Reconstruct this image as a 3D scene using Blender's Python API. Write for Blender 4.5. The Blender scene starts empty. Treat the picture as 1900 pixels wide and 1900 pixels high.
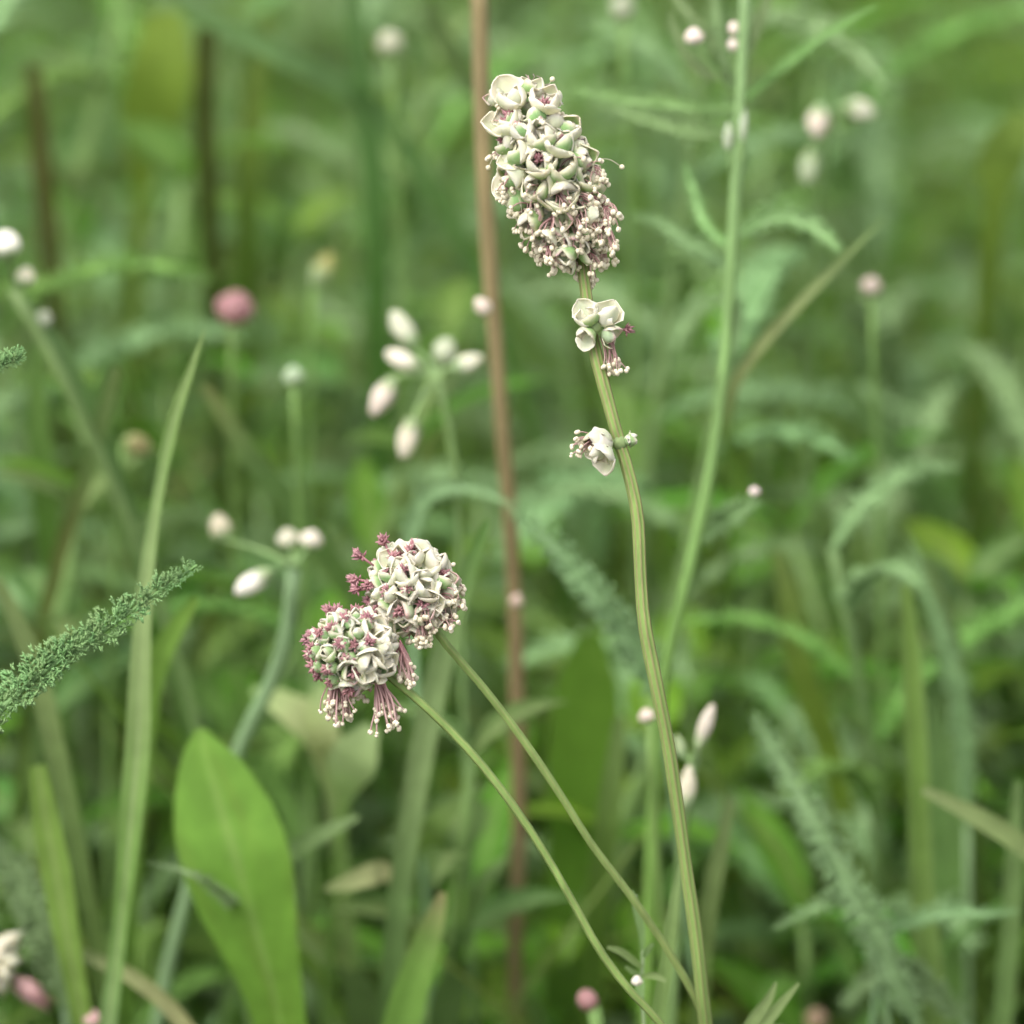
import bpy, math, random
import numpy as np
from mathutils import Vector, Matrix, Quaternion

# ---------------------------------------------------------------- camera, sky, sun, exposure
FD = 0.5                       # focus distance (m)
S = 0.11 / 1900                # metres per photograph pixel at the focus distance
PITCH = math.radians(22)
CAM = Vector((0, 0, 0.49))
scene = bpy.context.scene
col = scene.collection
cam_d = bpy.data.cameras.new("camera")
cam = bpy.data.objects.new("camera", cam_d); col.objects.link(cam)
cam.location = CAM; cam.rotation_euler = (math.pi / 2 - PITCH, 0, 0)
cam_d.sensor_width = 36; cam_d.lens = 36 * FD / 0.11
cam_d.clip_start = 0.01; cam_d.clip_end = 500
cam_d.dof.use_dof = True; cam_d.dof.focus_distance = FD; cam_d.dof.aperture_fstop = 17.5
scene.camera = cam

SUN_EL, SUN_AZ = math.radians(58), math.radians(-140)   # behind the camera, to the left
w = bpy.data.worlds.new("World"); scene.world = w; w.use_nodes = True
nt = w.node_tree; nt.nodes.clear()
sky = nt.nodes.new("ShaderNodeTexSky"); sky.sky_type = 'NISHITA'; sky.sun_disc = False
sky.sun_elevation = SUN_EL; sky.sun_rotation = SUN_AZ; sky.dust_density = 4.0; sky.air_density = 1.0
hs = nt.nodes.new("ShaderNodeHueSaturation"); hs.inputs["Saturation"].default_value = 0.22
bg = nt.nodes.new("ShaderNodeBackground"); bg.inputs["Strength"].default_value = 0.15
ow = nt.nodes.new("ShaderNodeOutputWorld")
nt.links.new(sky.outputs[0], hs.inputs["Color"]); nt.links.new(hs.outputs[0], bg.inputs[0]); nt.links.new(bg.outputs[0], ow.inputs[0])
sun_d = bpy.data.lights.new("sun", 'SUN'); sun_d.energy = 1.1; sun_d.angle = math.radians(45); sun_d.color = (1, 0.955, 0.87)
sun = bpy.data.objects.new("sun", sun_d); col.objects.link(sun)
sun.location = (0, 0, 5)
sun_dir = Vector((math.sin(SUN_AZ) * math.cos(SUN_EL), math.cos(SUN_AZ) * math.cos(SUN_EL), math.sin(SUN_EL)))
sun.rotation_euler = sun_dir.to_track_quat('Z', 'Y').to_euler()
scene.view_settings.view_transform = 'Standard'; scene.view_settings.look = 'None'
scene.view_settings.exposure = 0.97; scene.view_settings.gamma = 1
scene.render.engine = 'CYCLES'
scene.cycles.max_bounces = 5; scene.cycles.diffuse_bounces = 4; scene.cycles.transmission_bounces = 4
scene.cycles.use_denoising = True; scene.cycles.use_adaptive_sampling = True; scene.cycles.adaptive_threshold = 0.03

R = random.Random(11)
AX = Vector((0, math.cos(PITCH), -math.sin(PITCH)))
UP = Vector((0, math.sin(PITCH), math.cos(PITCH)))
RT = Vector((1, 0, 0))
TOCAM = -AX

def P(px, py, d=FD):
    return CAM + AX * d + RT * ((px - 950) * S / FD * d) + UP * ((950 - py) * S / FD * d)
def W(px, d=FD): return px * S / FD * d
def proj(p):
    r = p - CAM; d = r.dot(AX)
    if d < 1e-4: return (0, 0, d)
    return (950 + r.dot(RT) * FD / (S * d), 950 - r.dot(UP) * FD / (S * d), d)

# ---------------------------------------------------------------- materials (pigment comes from the colour attribute)
def plant_mat(name, rough, spec, trans, noise_scale=900, noise_amt=0.25, hue=0.012, val=0.12, stretch=None, bump=0.0):
    m = bpy.data.materials.new(name); m.use_nodes = True
    t = m.node_tree; n = t.nodes; l = t.links; n.clear()
    at = n.new("ShaderNodeAttribute"); at.attribute_name = "Col"
    tc = n.new("ShaderNodeTexCoord"); mp = n.new("ShaderNodeMapping")
    l.new(tc.outputs["Object"], mp.inputs[0])
    if stretch: mp.inputs["Scale"].default_value = stretch
    nz = n.new("ShaderNodeTexNoise"); nz.inputs["Scale"].default_value = noise_scale; nz.inputs["Detail"].default_value = 3
    l.new(mp.outputs[0], nz.inputs["Vector"])
    oi = n.new("ShaderNodeObjectInfo")
    hs = n.new("ShaderNodeHueSaturation")
    mh = n.new("ShaderNodeMapRange"); mh.inputs["To Min"].default_value = 0.5 - hue; mh.inputs["To Max"].default_value = 0.5 + hue
    l.new(oi.outputs["Random"], mh.inputs[0]); l.new(mh.outputs[0], hs.inputs["Hue"])
    mv = n.new("ShaderNodeMapRange"); mv.inputs["From Min"].default_value = 0.25; mv.inputs["From Max"].default_value = 0.75
    mv.inputs["To Min"].default_value = 1 - noise_amt; mv.inputs["To Max"].default_value = 1 + noise_amt
    l.new(nz.outputs["Fac"], mv.inputs[0])
    mr = n.new("ShaderNodeMath"); mr.operation = 'MULTIPLY_ADD'; mr.inputs[1].default_value = val * 2; mr.inputs[2].default_value = -val
    l.new(oi.outputs["Random"], mr.inputs[0])
    ma = n.new("ShaderNodeMath"); ma.operation = 'ADD'; l.new(mv.outputs[0], ma.inputs[0]); l.new(mr.outputs[0], ma.inputs[1])
    l.new(ma.outputs[0], hs.inputs["Value"]); l.new(at.outputs["Color"], hs.inputs["Color"])
    pb = n.new("ShaderNodeBsdfPrincipled"); pb.inputs["Roughness"].default_value = rough
    pb.inputs["Specular IOR Level"].default_value = spec
    l.new(hs.outputs[0], pb.inputs["Base Color"])
    if bump:
        b = n.new("ShaderNodeBump"); b.inputs["Strength"].default_value = bump; b.inputs["Distance"].default_value = 0.0002
        l.new(nz.outputs["Fac"], b.inputs["Height"]); l.new(b.outputs[0], pb.inputs["Normal"])
    out = n.new("ShaderNodeOutputMaterial")
    if trans > 0:
        tr = n.new("ShaderNodeBsdfTranslucent"); l.new(hs.outputs[0], tr.inputs[0])
        mx = n.new("ShaderNodeMixShader"); mx.inputs[0].default_value = trans
        l.new(pb.outputs[0], mx.inputs[1]); l.new(tr.outputs[0], mx.inputs[2]); l.new(mx.outputs[0], out.inputs[0])
    else:
        l.new(pb.outputs[0], out.inputs[0])
    return m
M_LEAF = plant_mat("leaf", 0.6, 0.2, 0.46, 260, 0.16, 0.018, 0.14, bump=0.1)
M_STEM = plant_mat("stem", 0.55, 0.3, 0.0, 700, 0.24, 0.006, 0.05, (1, 1, 0.12), bump=0.15)
M_FEATHER = plant_mat("cut_leaf", 0.6, 0.3, 0.0, 260, 0.14, 0.014, 0.12)
M_SEPAL = plant_mat("sepal", 0.65, 0.2, 0.0, 1400, 0.15, 0.012, 0.07, bump=0.1)
for _m in (M_SEPAL,):
    _p = next(n for n in _m.node_tree.nodes if n.type == 'BSDF_PRINCIPLED')
    _p.inputs["Subsurface Weight"].default_value = 0.45; _p.inputs["Subsurface Scale"].default_value = 0.0007; _p.inputs["Subsurface Radius"].default_value = (1.0, 0.9, 0.6)
M_FLOWER = plant_mat("flower_tissue", 0.6, 0.25, 0.0, 1500, 0.10, 0.006, 0.05)
M_SOIL = bpy.data.materials.new("soil"); M_SOIL.use_nodes = True
_n = M_SOIL.node_tree.nodes; _l = M_SOIL.node_tree.links
_z = _n.new("ShaderNodeTexNoise"); _z.inputs["Scale"].default_value = 60; _z.inputs["Detail"].default_value = 8
_r = _n.new("ShaderNodeValToRGB"); _r.color_ramp.elements[0].color = (0.03, 0.035, 0.012, 1); _r.color_ramp.elements[1].color = (0.075, 0.085, 0.03, 1)
_c = _n.new("ShaderNodeTexCoord"); _l.new(_c.outputs["Object"], _z.inputs["Vector"])
_l.new(_z.outputs["Fac"], _r.inputs[0]); _l.new(_r.outputs[0], _n["Principled BSDF"].inputs["Base Color"]); _n["Principled BSDF"].inputs["Roughness"].default_value = 0.95

# ---------------------------------------------------------------- mesh building
def lerp(a, b, t): return a + (b - a) * t
def mixc(a, b, t): return tuple(a[i] + (b[i] - a[i]) * t for i in range(3))
def smooth(a, b, x):
    x = max(0.0, min(1.0, (x - a) / (b - a))); return x * x * (3 - 2 * x)
def pw(vals, t):
    """piecewise linear value of a list at t in 0..1"""
    if not isinstance(vals, (list, tuple)): return vals
    f = t * (len(vals) - 1); i = min(int(f), len(vals) - 2); return vals[i] + (vals[i + 1] - vals[i]) * (f - i)
def pwc(vals, t):
    if not isinstance(vals, list): return vals
    f = t * (len(vals) - 1); i = min(int(f), len(vals) - 2); return mixc(vals[i], vals[i + 1], f - i)
def spline(pts, n):
    """Catmull-Rom through pts, resampled evenly to n points"""
    n_ = len(pts); h = [max((pts[i + 1] - pts[i]).length, 1e-9) for i in range(n_ - 1)]
    dv = [(pts[i + 1] - pts[i]) / h[i] for i in range(n_ - 1)]
    m = [dv[0]] + [(dv[i - 1] * h[i] + dv[i] * h[i - 1]) / (h[i - 1] + h[i]) for i in range(1, n_ - 1)] + [dv[-1]]
    out = []
    for i in range(n_ - 1):
        for k in range(8):
            t = k / 8; t2 = t * t; t3 = t2 * t
            out.append(pts[i] * (2 * t3 - 3 * t2 + 1) + m[i] * (h[i] * (t3 - 2 * t2 + t)) + pts[i + 1] * (3 * t2 - 2 * t3) + m[i + 1] * (h[i] * (t3 - t2)))
    out.append(pts[-1].copy())
    L = [0.0]
    for i in range(1, len(out)): L.append(L[-1] + (out[i] - out[i - 1]).length)
    res = []; j = 0
    for k in range(n):
        s = L[-1] * k / (n - 1)
        while j < len(L) - 2 and L[j + 1] < s: j += 1
        t = (s - L[j]) / max(L[j + 1] - L[j], 1e-12)
        res.append(out[j].lerp(out[j + 1], min(t, 1)))
    return res
def tangents(c):
    T = []
    for i in range(len(c)):
        t = c[min(i + 1, len(c) - 1)] - c[max(i - 1, 0)]
        T.append(t.normalized() if t.length > 1e-12 else Vector((0, 0, 1)))
    return T

def ico():
    t = (1 + 5 ** 0.5) / 2
    v = [Vector(x).normalized() for x in ((-1,t,0),(1,t,0),(-1,-t,0),(1,-t,0),(0,-1,t),(0,1,t),(0,-1,-t),(0,1,-t),(t,0,-1),(t,0,1),(-t,0,-1),(-t,0,1))]
    f = [(0,11,5),(0,5,1),(0,1,7),(0,7,10),(0,10,11),(1,5,9),(5,11,4),(11,10,2),(10,7,6),(7,1,8),(3,9,4),(3,4,2),(3,2,6),(3,6,8),(3,8,9),(4,9,5),(2,4,11),(6,2,10),(8,6,7),(9,8,1)]
    return v, f
def ico2():
    v, f = ico(); v = list(v); mid = {}; nf = []
    def m(a, b):
        k = (min(a, b), max(a, b))
        if k not in mid: mid[k] = len(v); v.append(((v[a] + v[b]) / 2).normalized())
        return mid[k]
    for a, b, c in f:
        x, y, z = m(a, b), m(b, c), m(c, a); nf += [(a, x, z), (b, y, x), (c, z, y), (x, y, z)]
    return v, nf
ICO, ICO2 = ico(), ico2()

BAL = {"leaf": (0.90, 1.0, 0.66), "cut_leaf": (0.88, 1.0, 0.74), "stem": (0.92, 1.0, 0.86)}   # green tissue: less red and blue
class MB:
    def __init__(s): s.v = []; s.f = []; s.c = []; s.m = []
    def add(s, vs, fs, cs, mi=0):
        o = len(s.v); s.v += [tuple(x) for x in vs]; s.c += list(cs)
        s.f += [tuple(i + o for i in f) for f in fs]; s.m += [mi] * len(fs)
    def tube(s, c, rad, cols, n=8, ridges=0, ridge_col=None, ridge_amt=0.14, mi=0):
        T = tangents(c); vs = []; cs = []; fs = []
        u = T[0].orthogonal().normalized()
        for i, p in enumerate(c):
            t = i / (len(c) - 1)
            u = (u - T[i] * u.dot(T[i])).normalized(); b = T[i].cross(u)
            r = pw(rad, t) * (1 + 0.035 * math.sin(i * 0.9 + n) + 0.03 * math.sin(i * 0.37)); cc = pwc(cols, t)
            for k in range(n):
                a = 2 * math.pi * k / n
                if ridges:
                    g = 0.5 + 0.5 * math.cos(a * ridges); rr = r * (1 - ridge_amt + ridge_amt * 1.2 * g)
                    cs.append(mixc(cc, pwc(ridge_col, t), g ** 2))
                else: rr = r; cs.append(cc)
                vs.append(p + (u * math.cos(a) + b * math.sin(a)) * rr)
        for i in range(len(c) - 1):
            for k in range(n):
                k2 = (k + 1) % n; fs.append((i * n + k, i * n + k2, (i + 1) * n + k2, (i + 1) * n + k))
        vs += [c[0], c[-1]]; cs += [cs[0], cs[-1]]; a = len(vs) - 2; L = (len(c) - 1) * n
        for k in range(n):
            k2 = (k + 1) % n; fs += [(a, k2, k), (a + 1, L + k, L + k2)]
        s.add(vs, fs, cs, mi)
    def blade(s, c, wid, cols, face=TOCAM, fold=0.25, twist=0.0, nv=5, mid=None, edge=None, wav=0.0, seed=0, mi=0, vein=0.0):
        """a strip along c; wid = half widths; folded along its midrib; real thickness"""
        T = tangents(c); vs = []; cs = []; fs = []; rr = random.Random(seed); ph = rr.random() * 6
        for i, p in enumerate(c):
            t = i / (len(c) - 1)
            nrm = face - T[i] * face.dot(T[i])
            if nrm.length < 1e-4: nrm = T[i].orthogonal()
            nrm.normalize(); nrm = Quaternion(T[i], pw(twist, t)) @ nrm
            side = T[i].cross(nrm)
            w_ = pw(wid, t); cc = pwc(cols, t)
            for k in range(nv):
                v = -1 + 2 * k / (nv - 1)
                z = abs(v) * fold * w_ + wav * w_ * math.sin(t * 25 + ph + (3 if v > 0 else 0)) * abs(v)
                vs.append(p + side * (v * w_) + nrm * z)
                q = cc
                if mid is not None and abs(v) < 0.01: q = mixc(cc, mid, 0.9)
                if vein: q = mixc(q, tuple(x * 1.5 for x in cc), vein * max(0, math.sin(t * 95 + abs(v) * 5.5)) ** 3); q = mixc(q, (0.2, 0.2, 0.06), vein * 0.8 * max(0, math.sin(t * 31 + v * 7 + ph) * math.sin(t * 17 - v * 3)) ** 2)
                if edge is not None and abs(v) > 0.9: q = mixc(cc, edge, 0.7)
                cs.append(q)
        for i in range(len(c) - 1):
            for k in range(nv - 1):
                fs.append((i * nv + k, i * nv + k + 1, (i + 1) * nv + k + 1, (i + 1) * nv + k))
        s.add(vs, fs, cs, mi)
    def lobe(s, a, b, w_, ca, cb, mi=0):
        t = b - a; L = t.length
        if L < 1e-9: return
        t = t / L; u = t.orthogonal().normalized(); v = t.cross(u); m = a + (b - a) * 0.5
        vs = [a, m + u * w_, m + v * w_ * 0.55, m - u * w_, m - v * w_ * 0.55, b]
        fs = [(0, 2, 1), (0, 3, 2), (0, 4, 3), (0, 1, 4), (5, 1, 2), (5, 2, 3), (5, 3, 4), (5, 4, 1)]
        mc = mixc(ca, cb, 0.4)
        s.add(vs, fs, [ca, mc, mc, mc, mc, cb], mi)
    def ball(s, p, r, c, big=False, sc=(1, 1, 1), q=None, mi=0):
        v, f = ICO2 if big else ICO
        vs = []
        for x in v:
            y = Vector((x.x * sc[0], x.y * sc[1], x.z * sc[2])) * r
            if q: y = q @ y
            vs.append(p + y)
        s.add(vs, f, [c] * len(vs), mi)
    def mesh(s, name, mats, off=Vector((0, 0, 0)), smooth_=True):
        me = bpy.data.meshes.new(name)
        v = np.array(s.v, dtype=np.float64).reshape(-1, 3) - np.array(off)
        me.from_pydata(v.tolist(), [], s.f)
        at = me.color_attributes.new("Col", 'FLOAT_COLOR', 'POINT')
        cc = np.ones((len(s.v), 4), dtype=np.float32); cc[:, :3] = np.array(s.c, dtype=np.float32) * np.array(BAL.get(getattr(mats, "name", ""), (1, 1, 1)), dtype=np.float32)
        at.data.foreach_set("color", cc.ravel())
        for m in (mats if isinstance(mats, (list, tuple)) else [mats]): me.materials.append(m)
        if len(me.materials) > 1: me.polygons.foreach_set("material_index", s.m)
        if smooth_: me.polygons.foreach_set("use_smooth", [True] * len(me.polygons))
        me.update()
        return me

def link(name, me, parent=None, loc=None, mw=None):
    o = bpy.data.objects.new(name, me); col.objects.link(o)
    if parent is not None: o.parent = parent
    if mw is not None: o.matrix_basis = mw
    elif loc is not None: o.location = loc
    return o
def tag(o, label, cat, group=None, kind=None):
    if label: o["label"] = label
    if cat: o["category"] = cat
    if group: o["group"] = group
    if kind: o["kind"] = kind
    return o
def thing(name, label, cat, loc, group=None):
    o = bpy.data.objects.new(name, None); col.objects.link(o); o.location = loc; o.empty_display_size = 0.01
    return tag(o, label, cat, group)
def part(mb, name, root, mat):
    return link(name, mb.mesh(name, mat, root.location), root)
def rooted(pts, slack=0.25):
    """carry a stem on from its last visible point down to the ground"""
    p = pts[-1]; t = (pts[-1] - pts[-2]).normalized(); h = p.z
    k = h / max(0.35, -t.z) * slack
    g = Vector((p.x + t.x * k + 0.004, p.y + t.y * k, -0.004))
    m = p.lerp(g, 0.5) + Vector((t.x, t.y, 0)) * h * 0.08
    return pts + [m, g]
def near(d): return 0.53 + (d - 0.53) * 0.78 if d > 0.53 else d
def track(xy, d):
    n = len(xy); out = []; d = [near(x) for x in d]
    y0, y1 = xy[0][1], xy[-1][1]
    for i, (x, y) in enumerate(xy):
        out.append(P(x, y, pw(d, i / (n - 1))))
    return out

# pigments (linear)
CREAM = (0.67, 0.615, 0.44); WHITE = (0.74, 0.68, 0.53); MAUVE = (0.37, 0.175, 0.185); MAUVE_D = (0.24, 0.10, 0.11)
SEP_G = (0.23, 0.37, 0.14); SEP_P = (0.50, 0.60, 0.38)
GRN = (0.11, 0.25, 0.030); YGR = (0.19, 0.34, 0.040); GGR = (0.17, 0.32, 0.115); PALE = (0.30, 0.38, 0.22); DGR = (0.06, 0.12, 0.03)
OLIVE = (0.22, 0.20, 0.08); BROWN = (0.24, 0.15, 0.09); TAN = (0.36, 0.34, 0.20)

# ---------------------------------------------------------------- the ground
g = MB(); N = 24
gx = [-60, -20, -6] + list(np.linspace(-2, 2, N)) + [6, 20, 60]; gy = [-60, -20, -5] + list(np.linspace(-1, 4, N)) + [10, 30, 60]
vs = []; rg = random.Random(3)
for y in gy:
    for x in gx: vs.append(Vector((x, y, (rg.random() - 0.5) * 0.006)))
nx = len(gx)
g.add(vs, [(j * nx + i, j * nx + i + 1, (j + 1) * nx + i + 1, (j + 1) * nx + i) for j in range(len(gy) - 1) for i in range(nx - 1)], [(0.05, 0.055, 0.02)] * len(vs))
tag(link("ground", g.mesh("ground", M_SOIL)), None, None, kind="structure")

# ================================================================ THE BURNETS (in focus)
def sepal_mesh(e0, bend, cupw, Wd, centre, margin, tip=None, inner=1.0, edge=(0.42, 0.80), roll=0.12):
    """unit sepal: base at the origin, grows along +y, +z is the inner side; given real thickness"""
    nu, nv = 12, 11; top = []; cols = []
    us = [math.sin(math.pi / 2 * i / (nu - 1)) ** 1.15 for i in range(nu)]
    y = z = 0.0; a = e0; spine = []
    for i in range(nu):
        spine.append((y, z, a)); du = us[min(i + 1, nu - 1)] - us[i]
        y += math.cos(a) * du; z += math.sin(a) * du; a += bend * du
    for i in range(nu):
        u = us[i]; sy, sz, a = spine[i]
        ww = Wd * (lerp(0.45, 1.0, math.sin(math.pi / 2 * min(1, u / 0.5))) if u < 0.5 else math.sqrt(max(0.0, 1 - ((u - 0.5) / 0.5) ** 2.2)))
        ww = max(ww * (1 + 0.07 * math.sin(u * 17 + bend * 5) + 0.05 * math.sin(u * 31 + e0 * 40)), 0.02)
        ny, nz = -math.sin(a), math.cos(a)
        for k in range(nv):
            v = -1 + 2 * k / (nv - 1)
            h = cupw * (abs(v) ** 2) * ww + roll * ww * max(0, abs(v) - 0.7) * 2.0 + 0.014 * math.cos(v * 10) * (1 - u) + 0.022 * math.sin(u * 7 + v * 4 + e0 * 20) * u + 0.02 * math.sin(u * 13 - v * 6 + bend * 9) * abs(v)
            x = ww * v * (1 - 0.18 * abs(v) * min(1, cupw))
            top.append(Vector((x, sy + ny * h, sz + nz * h)))
            mfac = max(smooth(edge[0], edge[1], abs(v)), smooth(0.72, 0.98, u))
            c = mixc(centre, margin, mfac)
            c = mixc(c, mixc(centre, (0.55, 0.6, 0.42), 0.5), 0.5 * (1 - smooth(0.0, 0.12, abs(v))) * (1 - mfac))
            c = mixc(c, tuple(q * 0.80 for q in centre), 0.22 * max(0, math.cos(v * 14 + u)) * (1 - u * 0.6))
            c = mixc(c, (0.46, 0.34, 0.22), 0.45 * smooth(0.93, 1.0, u) * (0.5 + 0.5 * math.sin(v * 9 + e0 * 30)))
            if tip is not None: c = mixc(c, tip, smooth(0.80, 1.0, u) * 0.75)
            cols.append(c)
    fs = [(i * nv + k, i * nv + k + 1, (i + 1) * nv + k + 1, (i + 1) * nv + k) for i in range(nu - 1) for k in range(nv - 1)]
    nr = [Vector((0, 0, 0)) for _ in top]
    for f in fs:
        n_ = (top[f[1]] - top[f[0]]).cross(top[f[3]] - top[f[0]])
        for q in f: nr[q] = nr[q] + n_
    th = 0.03
    bot = [p - (n_.normalized() if n_.length > 1e-12 else Vector((0, 0, 1))) * th for p, n_ in zip(top, nr)]
    n0 = len(top)
    F = list(fs) + [tuple(reversed([q + n0 for q in f])) for f in fs]
    bd = [k for k in range(nv)] + [i * nv + nv - 1 for i in range(1, nu)] + [(nu - 1) * nv + k for k in range(nv - 2, -1, -1)] + [i * nv for i in range(nu - 2, 0, -1)]
    for i in range(len(bd)):
        a_, b_ = bd[i], bd[(i + 1) % len(bd)]; F.append((b_, a_, a_ + n0, b_ + n0))
    mb = MB(); mb.add(top + bot, F, cols + cols)
    return mb.mesh("sepal", M_SEPAL)
SEP = {}
for nm, args in {
    "cup":    [(0.05, 2.1, 0.75, 0.56), (0.25, 2.3, 0.85, 0.60), (-0.1, 1.9, 0.7, 0.54)],
    "open":   [(0.15, 1.1, 0.50, 0.58), (0.05, 1.4, 0.6, 0.60), (0.25, 0.8, 0.45, 0.55)],
    "reflex": [(0.5, -1.3, 0.3, 0.46), (0.3, -1.6, 0.4, 0.44), (0.6, -0.9, 0.35, 0.48)],
    "bud":    [(0.55, 1.9, 1.0, 0.64), (0.45, 2.1, 1.0, 0.62)],
}.items():
    SEP[nm + "_g"] = [sepal_mesh(*a, SEP_G, CREAM, edge=(0.55, 0.92)) for a in args]
    SEP[nm + "_w"] = [sepal_mesh(*a, (0.58, 0.60, 0.40), WHITE, edge=(0.2, 0.75)) for a in args]
    SEP[nm + "_p"] = [sepal_mesh(*a, (0.34, 0.42, 0.24), mixc(CREAM, (0.62, 0.45, 0.42), 0.35), tip=(0.50, 0.27, 0.28)) for a in args]

def basis(nrm, ref):
    z = nrm.normalized(); x = ref.cross(z)
    if x.length < 1e-4: x = z.orthogonal()
    x.normalize(); y = z.cross(x)
    return x, y, z
def floret(parent, c, nrm, size, kinds, rot=0.0, rnd=R, origin=None, n=4, lift=0.0):
    """n sepals around nrm, each an object under parent; kinds = list of SEP keys"""
    x, y, z = basis(nrm, UP); o = origin if origin is not None else Vector((0, 0, 0))
    for k in range(n):
        a = rot + k * 2 * math.pi / n + rnd.uniform(-0.12, 0.12)
        out = x * math.cos(a) + y * math.sin(a); sx = out.cross(z)
        key = kinds[k % len(kinds)]; me = rnd.choice(SEP[key])
        s = size * rnd.uniform(0.88, 1.14)
        tilt = Quaternion(sx, lift + rnd.uniform(-0.15, 0.15)); out2 = tilt @ out; z2 = tilt @ z
        m = Matrix(((sx.x * s, out2.x * s, z2.x * s, 0), (sx.y * s, out2.y * s, z2.y * s, 0), (sx.z * s, out2.z * s, z2.z * s, 0), (0, 0, 0, 1)))
        m.translation = c - o + out * size * 0.10
        link("sepal", me, parent, mw=m)
def stamen_into(mb, c, d0, length, fcol, droop, rnd, r_f=0.00007, r_a=0.00034, acol=None):
    p = c.copy(); d = d0.normalized(); pts = [p.copy()]
    n = 7
    for i in range(n):
        d = (d + Vector((0, 0, -1)) * droop / n * 1.6 + Vector((rnd.gauss(0, 1), rnd.gauss(0, 1), rnd.gauss(0, 1))) * 0.10).normalized()
        p = p + d * length / n; pts.append(p.copy())
    mb.tube(pts, r_f, [fcol, mixc(fcol, (0.60, 0.50, 0.42), 0.5)], n=4, mi=0)
    q = Quaternion((rnd.random(), rnd.random(), rnd.random(), rnd.random() + 0.01)).normalized()
    ac = acol or mixc(WHITE, (0.62, 0.54, 0.37), rnd.random() * 0.5)
    e = q @ Vector((1, 0, 0)) * r_a * 0.5; el = rnd.uniform(0.8, 1.35)
    mb.ball(p + e, r_a * 0.86, ac, big=True, sc=(0.72, el, 0.85), q=q, mi=0); mb.ball(p - e, r_a * 0.86, mixc(ac, (0.7, 0.62, 0.46), 0.25), big=True, sc=(0.72, el, 0.85), q=q, mi=0)
    return p
def stamen_tuft(parent, c, d0, n, length, spread, droop, rnd, origin, fcol=MAUVE, name="stamen_tuft", r_a=0.00034, r_f=0.00007):
    mb = MB()
    for i in range(n):
        d = d0 + Vector((rnd.gauss(0, 1), rnd.gauss(0, 1), rnd.gauss(0, 1))) * spread
        c2 = c + Vector((rnd.gauss(0, 1), rnd.gauss(0, 1), rnd.gauss(0, 1))) * 0.00025
        stamen_into(mb, c2, d, length * rnd.uniform(0.62, 1.08), mixc(fcol, MAUVE_D, rnd.random() * 0.5), droop, rnd, r_f, r_a * rnd.uniform(0.85, 1.12))
    return link(name, mb.mesh(name, M_FLOWER, origin), parent)
def stigma(parent, c, d0, rnd, origin, length=0.0016, n=26):
    mb = MB(); d = d0.normalized(); tip = c + d * length
    mb.tube([c, c + d * length * 0.5, tip], [0.00012, 0.00015, 0.0002], [MAUVE, MAUVE], n=5)
    for i in range(n):
        v = Vector((rnd.gauss(0, 1), rnd.gauss(0, 1), rnd.gauss(0, 1))).normalized() + d * 0.55
        b = tip + v.normalized() * rnd.uniform(0.0005, 0.0011)
        cc = mixc(MAUVE, (0.52, 0.30, 0.31), rnd.random())
        mb.lobe(tip - d * rnd.random() * length * 0.4, b, 0.00020, MAUVE_D, cc)
    return link("stigma", mb.mesh("stigma", M_FLOWER, origin), parent)

def burnet_head(root, base, axis, length, radius, n, size, kindf, seed, stam, stig):
    rnd = random.Random(seed); axis = axis.normalized(); o = root.location
    core = MB(); pts = [base + axis * length * t for t in np.linspace(0, 1, 12)]
    core.tube(pts, [radius(t) * 0.72 + 0.0002 for t in np.linspace(0, 1, 12)], (0.16, 0.22, 0.09), n=12)
    head = link("flower_head", core.mesh("flower_head", M_SEPAL, o), root)
    ox, oy, oz = basis(axis, UP)
    for i in range(n):
        t = (i + 0.5) / n; phi = i * 2.399963 + rnd.uniform(-0.12, 0.12)
        rad = ox * math.cos(phi) + oy * math.sin(phi)
        al = lerp(-0.55, 1.25, t ** 1.25)
        nr = rad * math.cos(al) + axis * math.sin(al)
        c = base + axis * (length * t) + rad * radius(t) * 0.75
        kinds, sz, lift = kindf(t, nr, rnd)
        floret(head, c, nr, size * sz, kinds, rnd.random() * 1.57, rnd, o, lift=lift)
        ns, ln, sp, dr = stam(t, nr, rnd)
        if ns: stamen_tuft(head, c + nr * size * 0.25, nr, ns, ln, sp, dr, rnd, o)
        gl = stig(t, nr, rnd)
        if gl: stigma(head, c + nr * size * 0.2, nr + axis * 0.2, rnd, o, gl)
    return head

# ---- the tall burnet
xy = [(1079, 478), (1086, 530), (1094, 590), (1103, 645), (1126, 735), (1148, 815), (1166, 875), (1183, 955), (1188, 1050), (1195, 1150), (1216, 1260), (1240, 1380), (1258, 1500), (1275, 1620), (1292, 1740), (1303, 1840), (1312, 1920)]
sp = rooted(track(xy, [0.500, 0.5, 0.5, 0.502, 0.510, 0.520]))
T1 = thing("salad_burnet", "tall burnet stalk carrying a long cream head with two small floret whorls below", "wildflower", sp[-1], "salad burnets in flower")
mb = MB(); cs_ = spline(sp, 150)
mb.tube(cs_, [W(11), W(12.5), W(13), W(13.5), W(14), W(15), W(17), W(20)], [(0.19, 0.29, 0.08), (0.23, 0.34, 0.11), (0.24, 0.35, 0.12), (0.18, 0.26, 0.07), (0.15, 0.22, 0.05)], n=28, ridges=7,
        ridge_col=[(0.30, 0.215, 0.13), (0.26, 0.25, 0.115), (0.26, 0.26, 0.115), (0.24, 0.21, 0.09), (0.2, 0.17, 0.07)], ridge_amt=0.22)
part(mb, "stem", T1, M_STEM)
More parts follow.
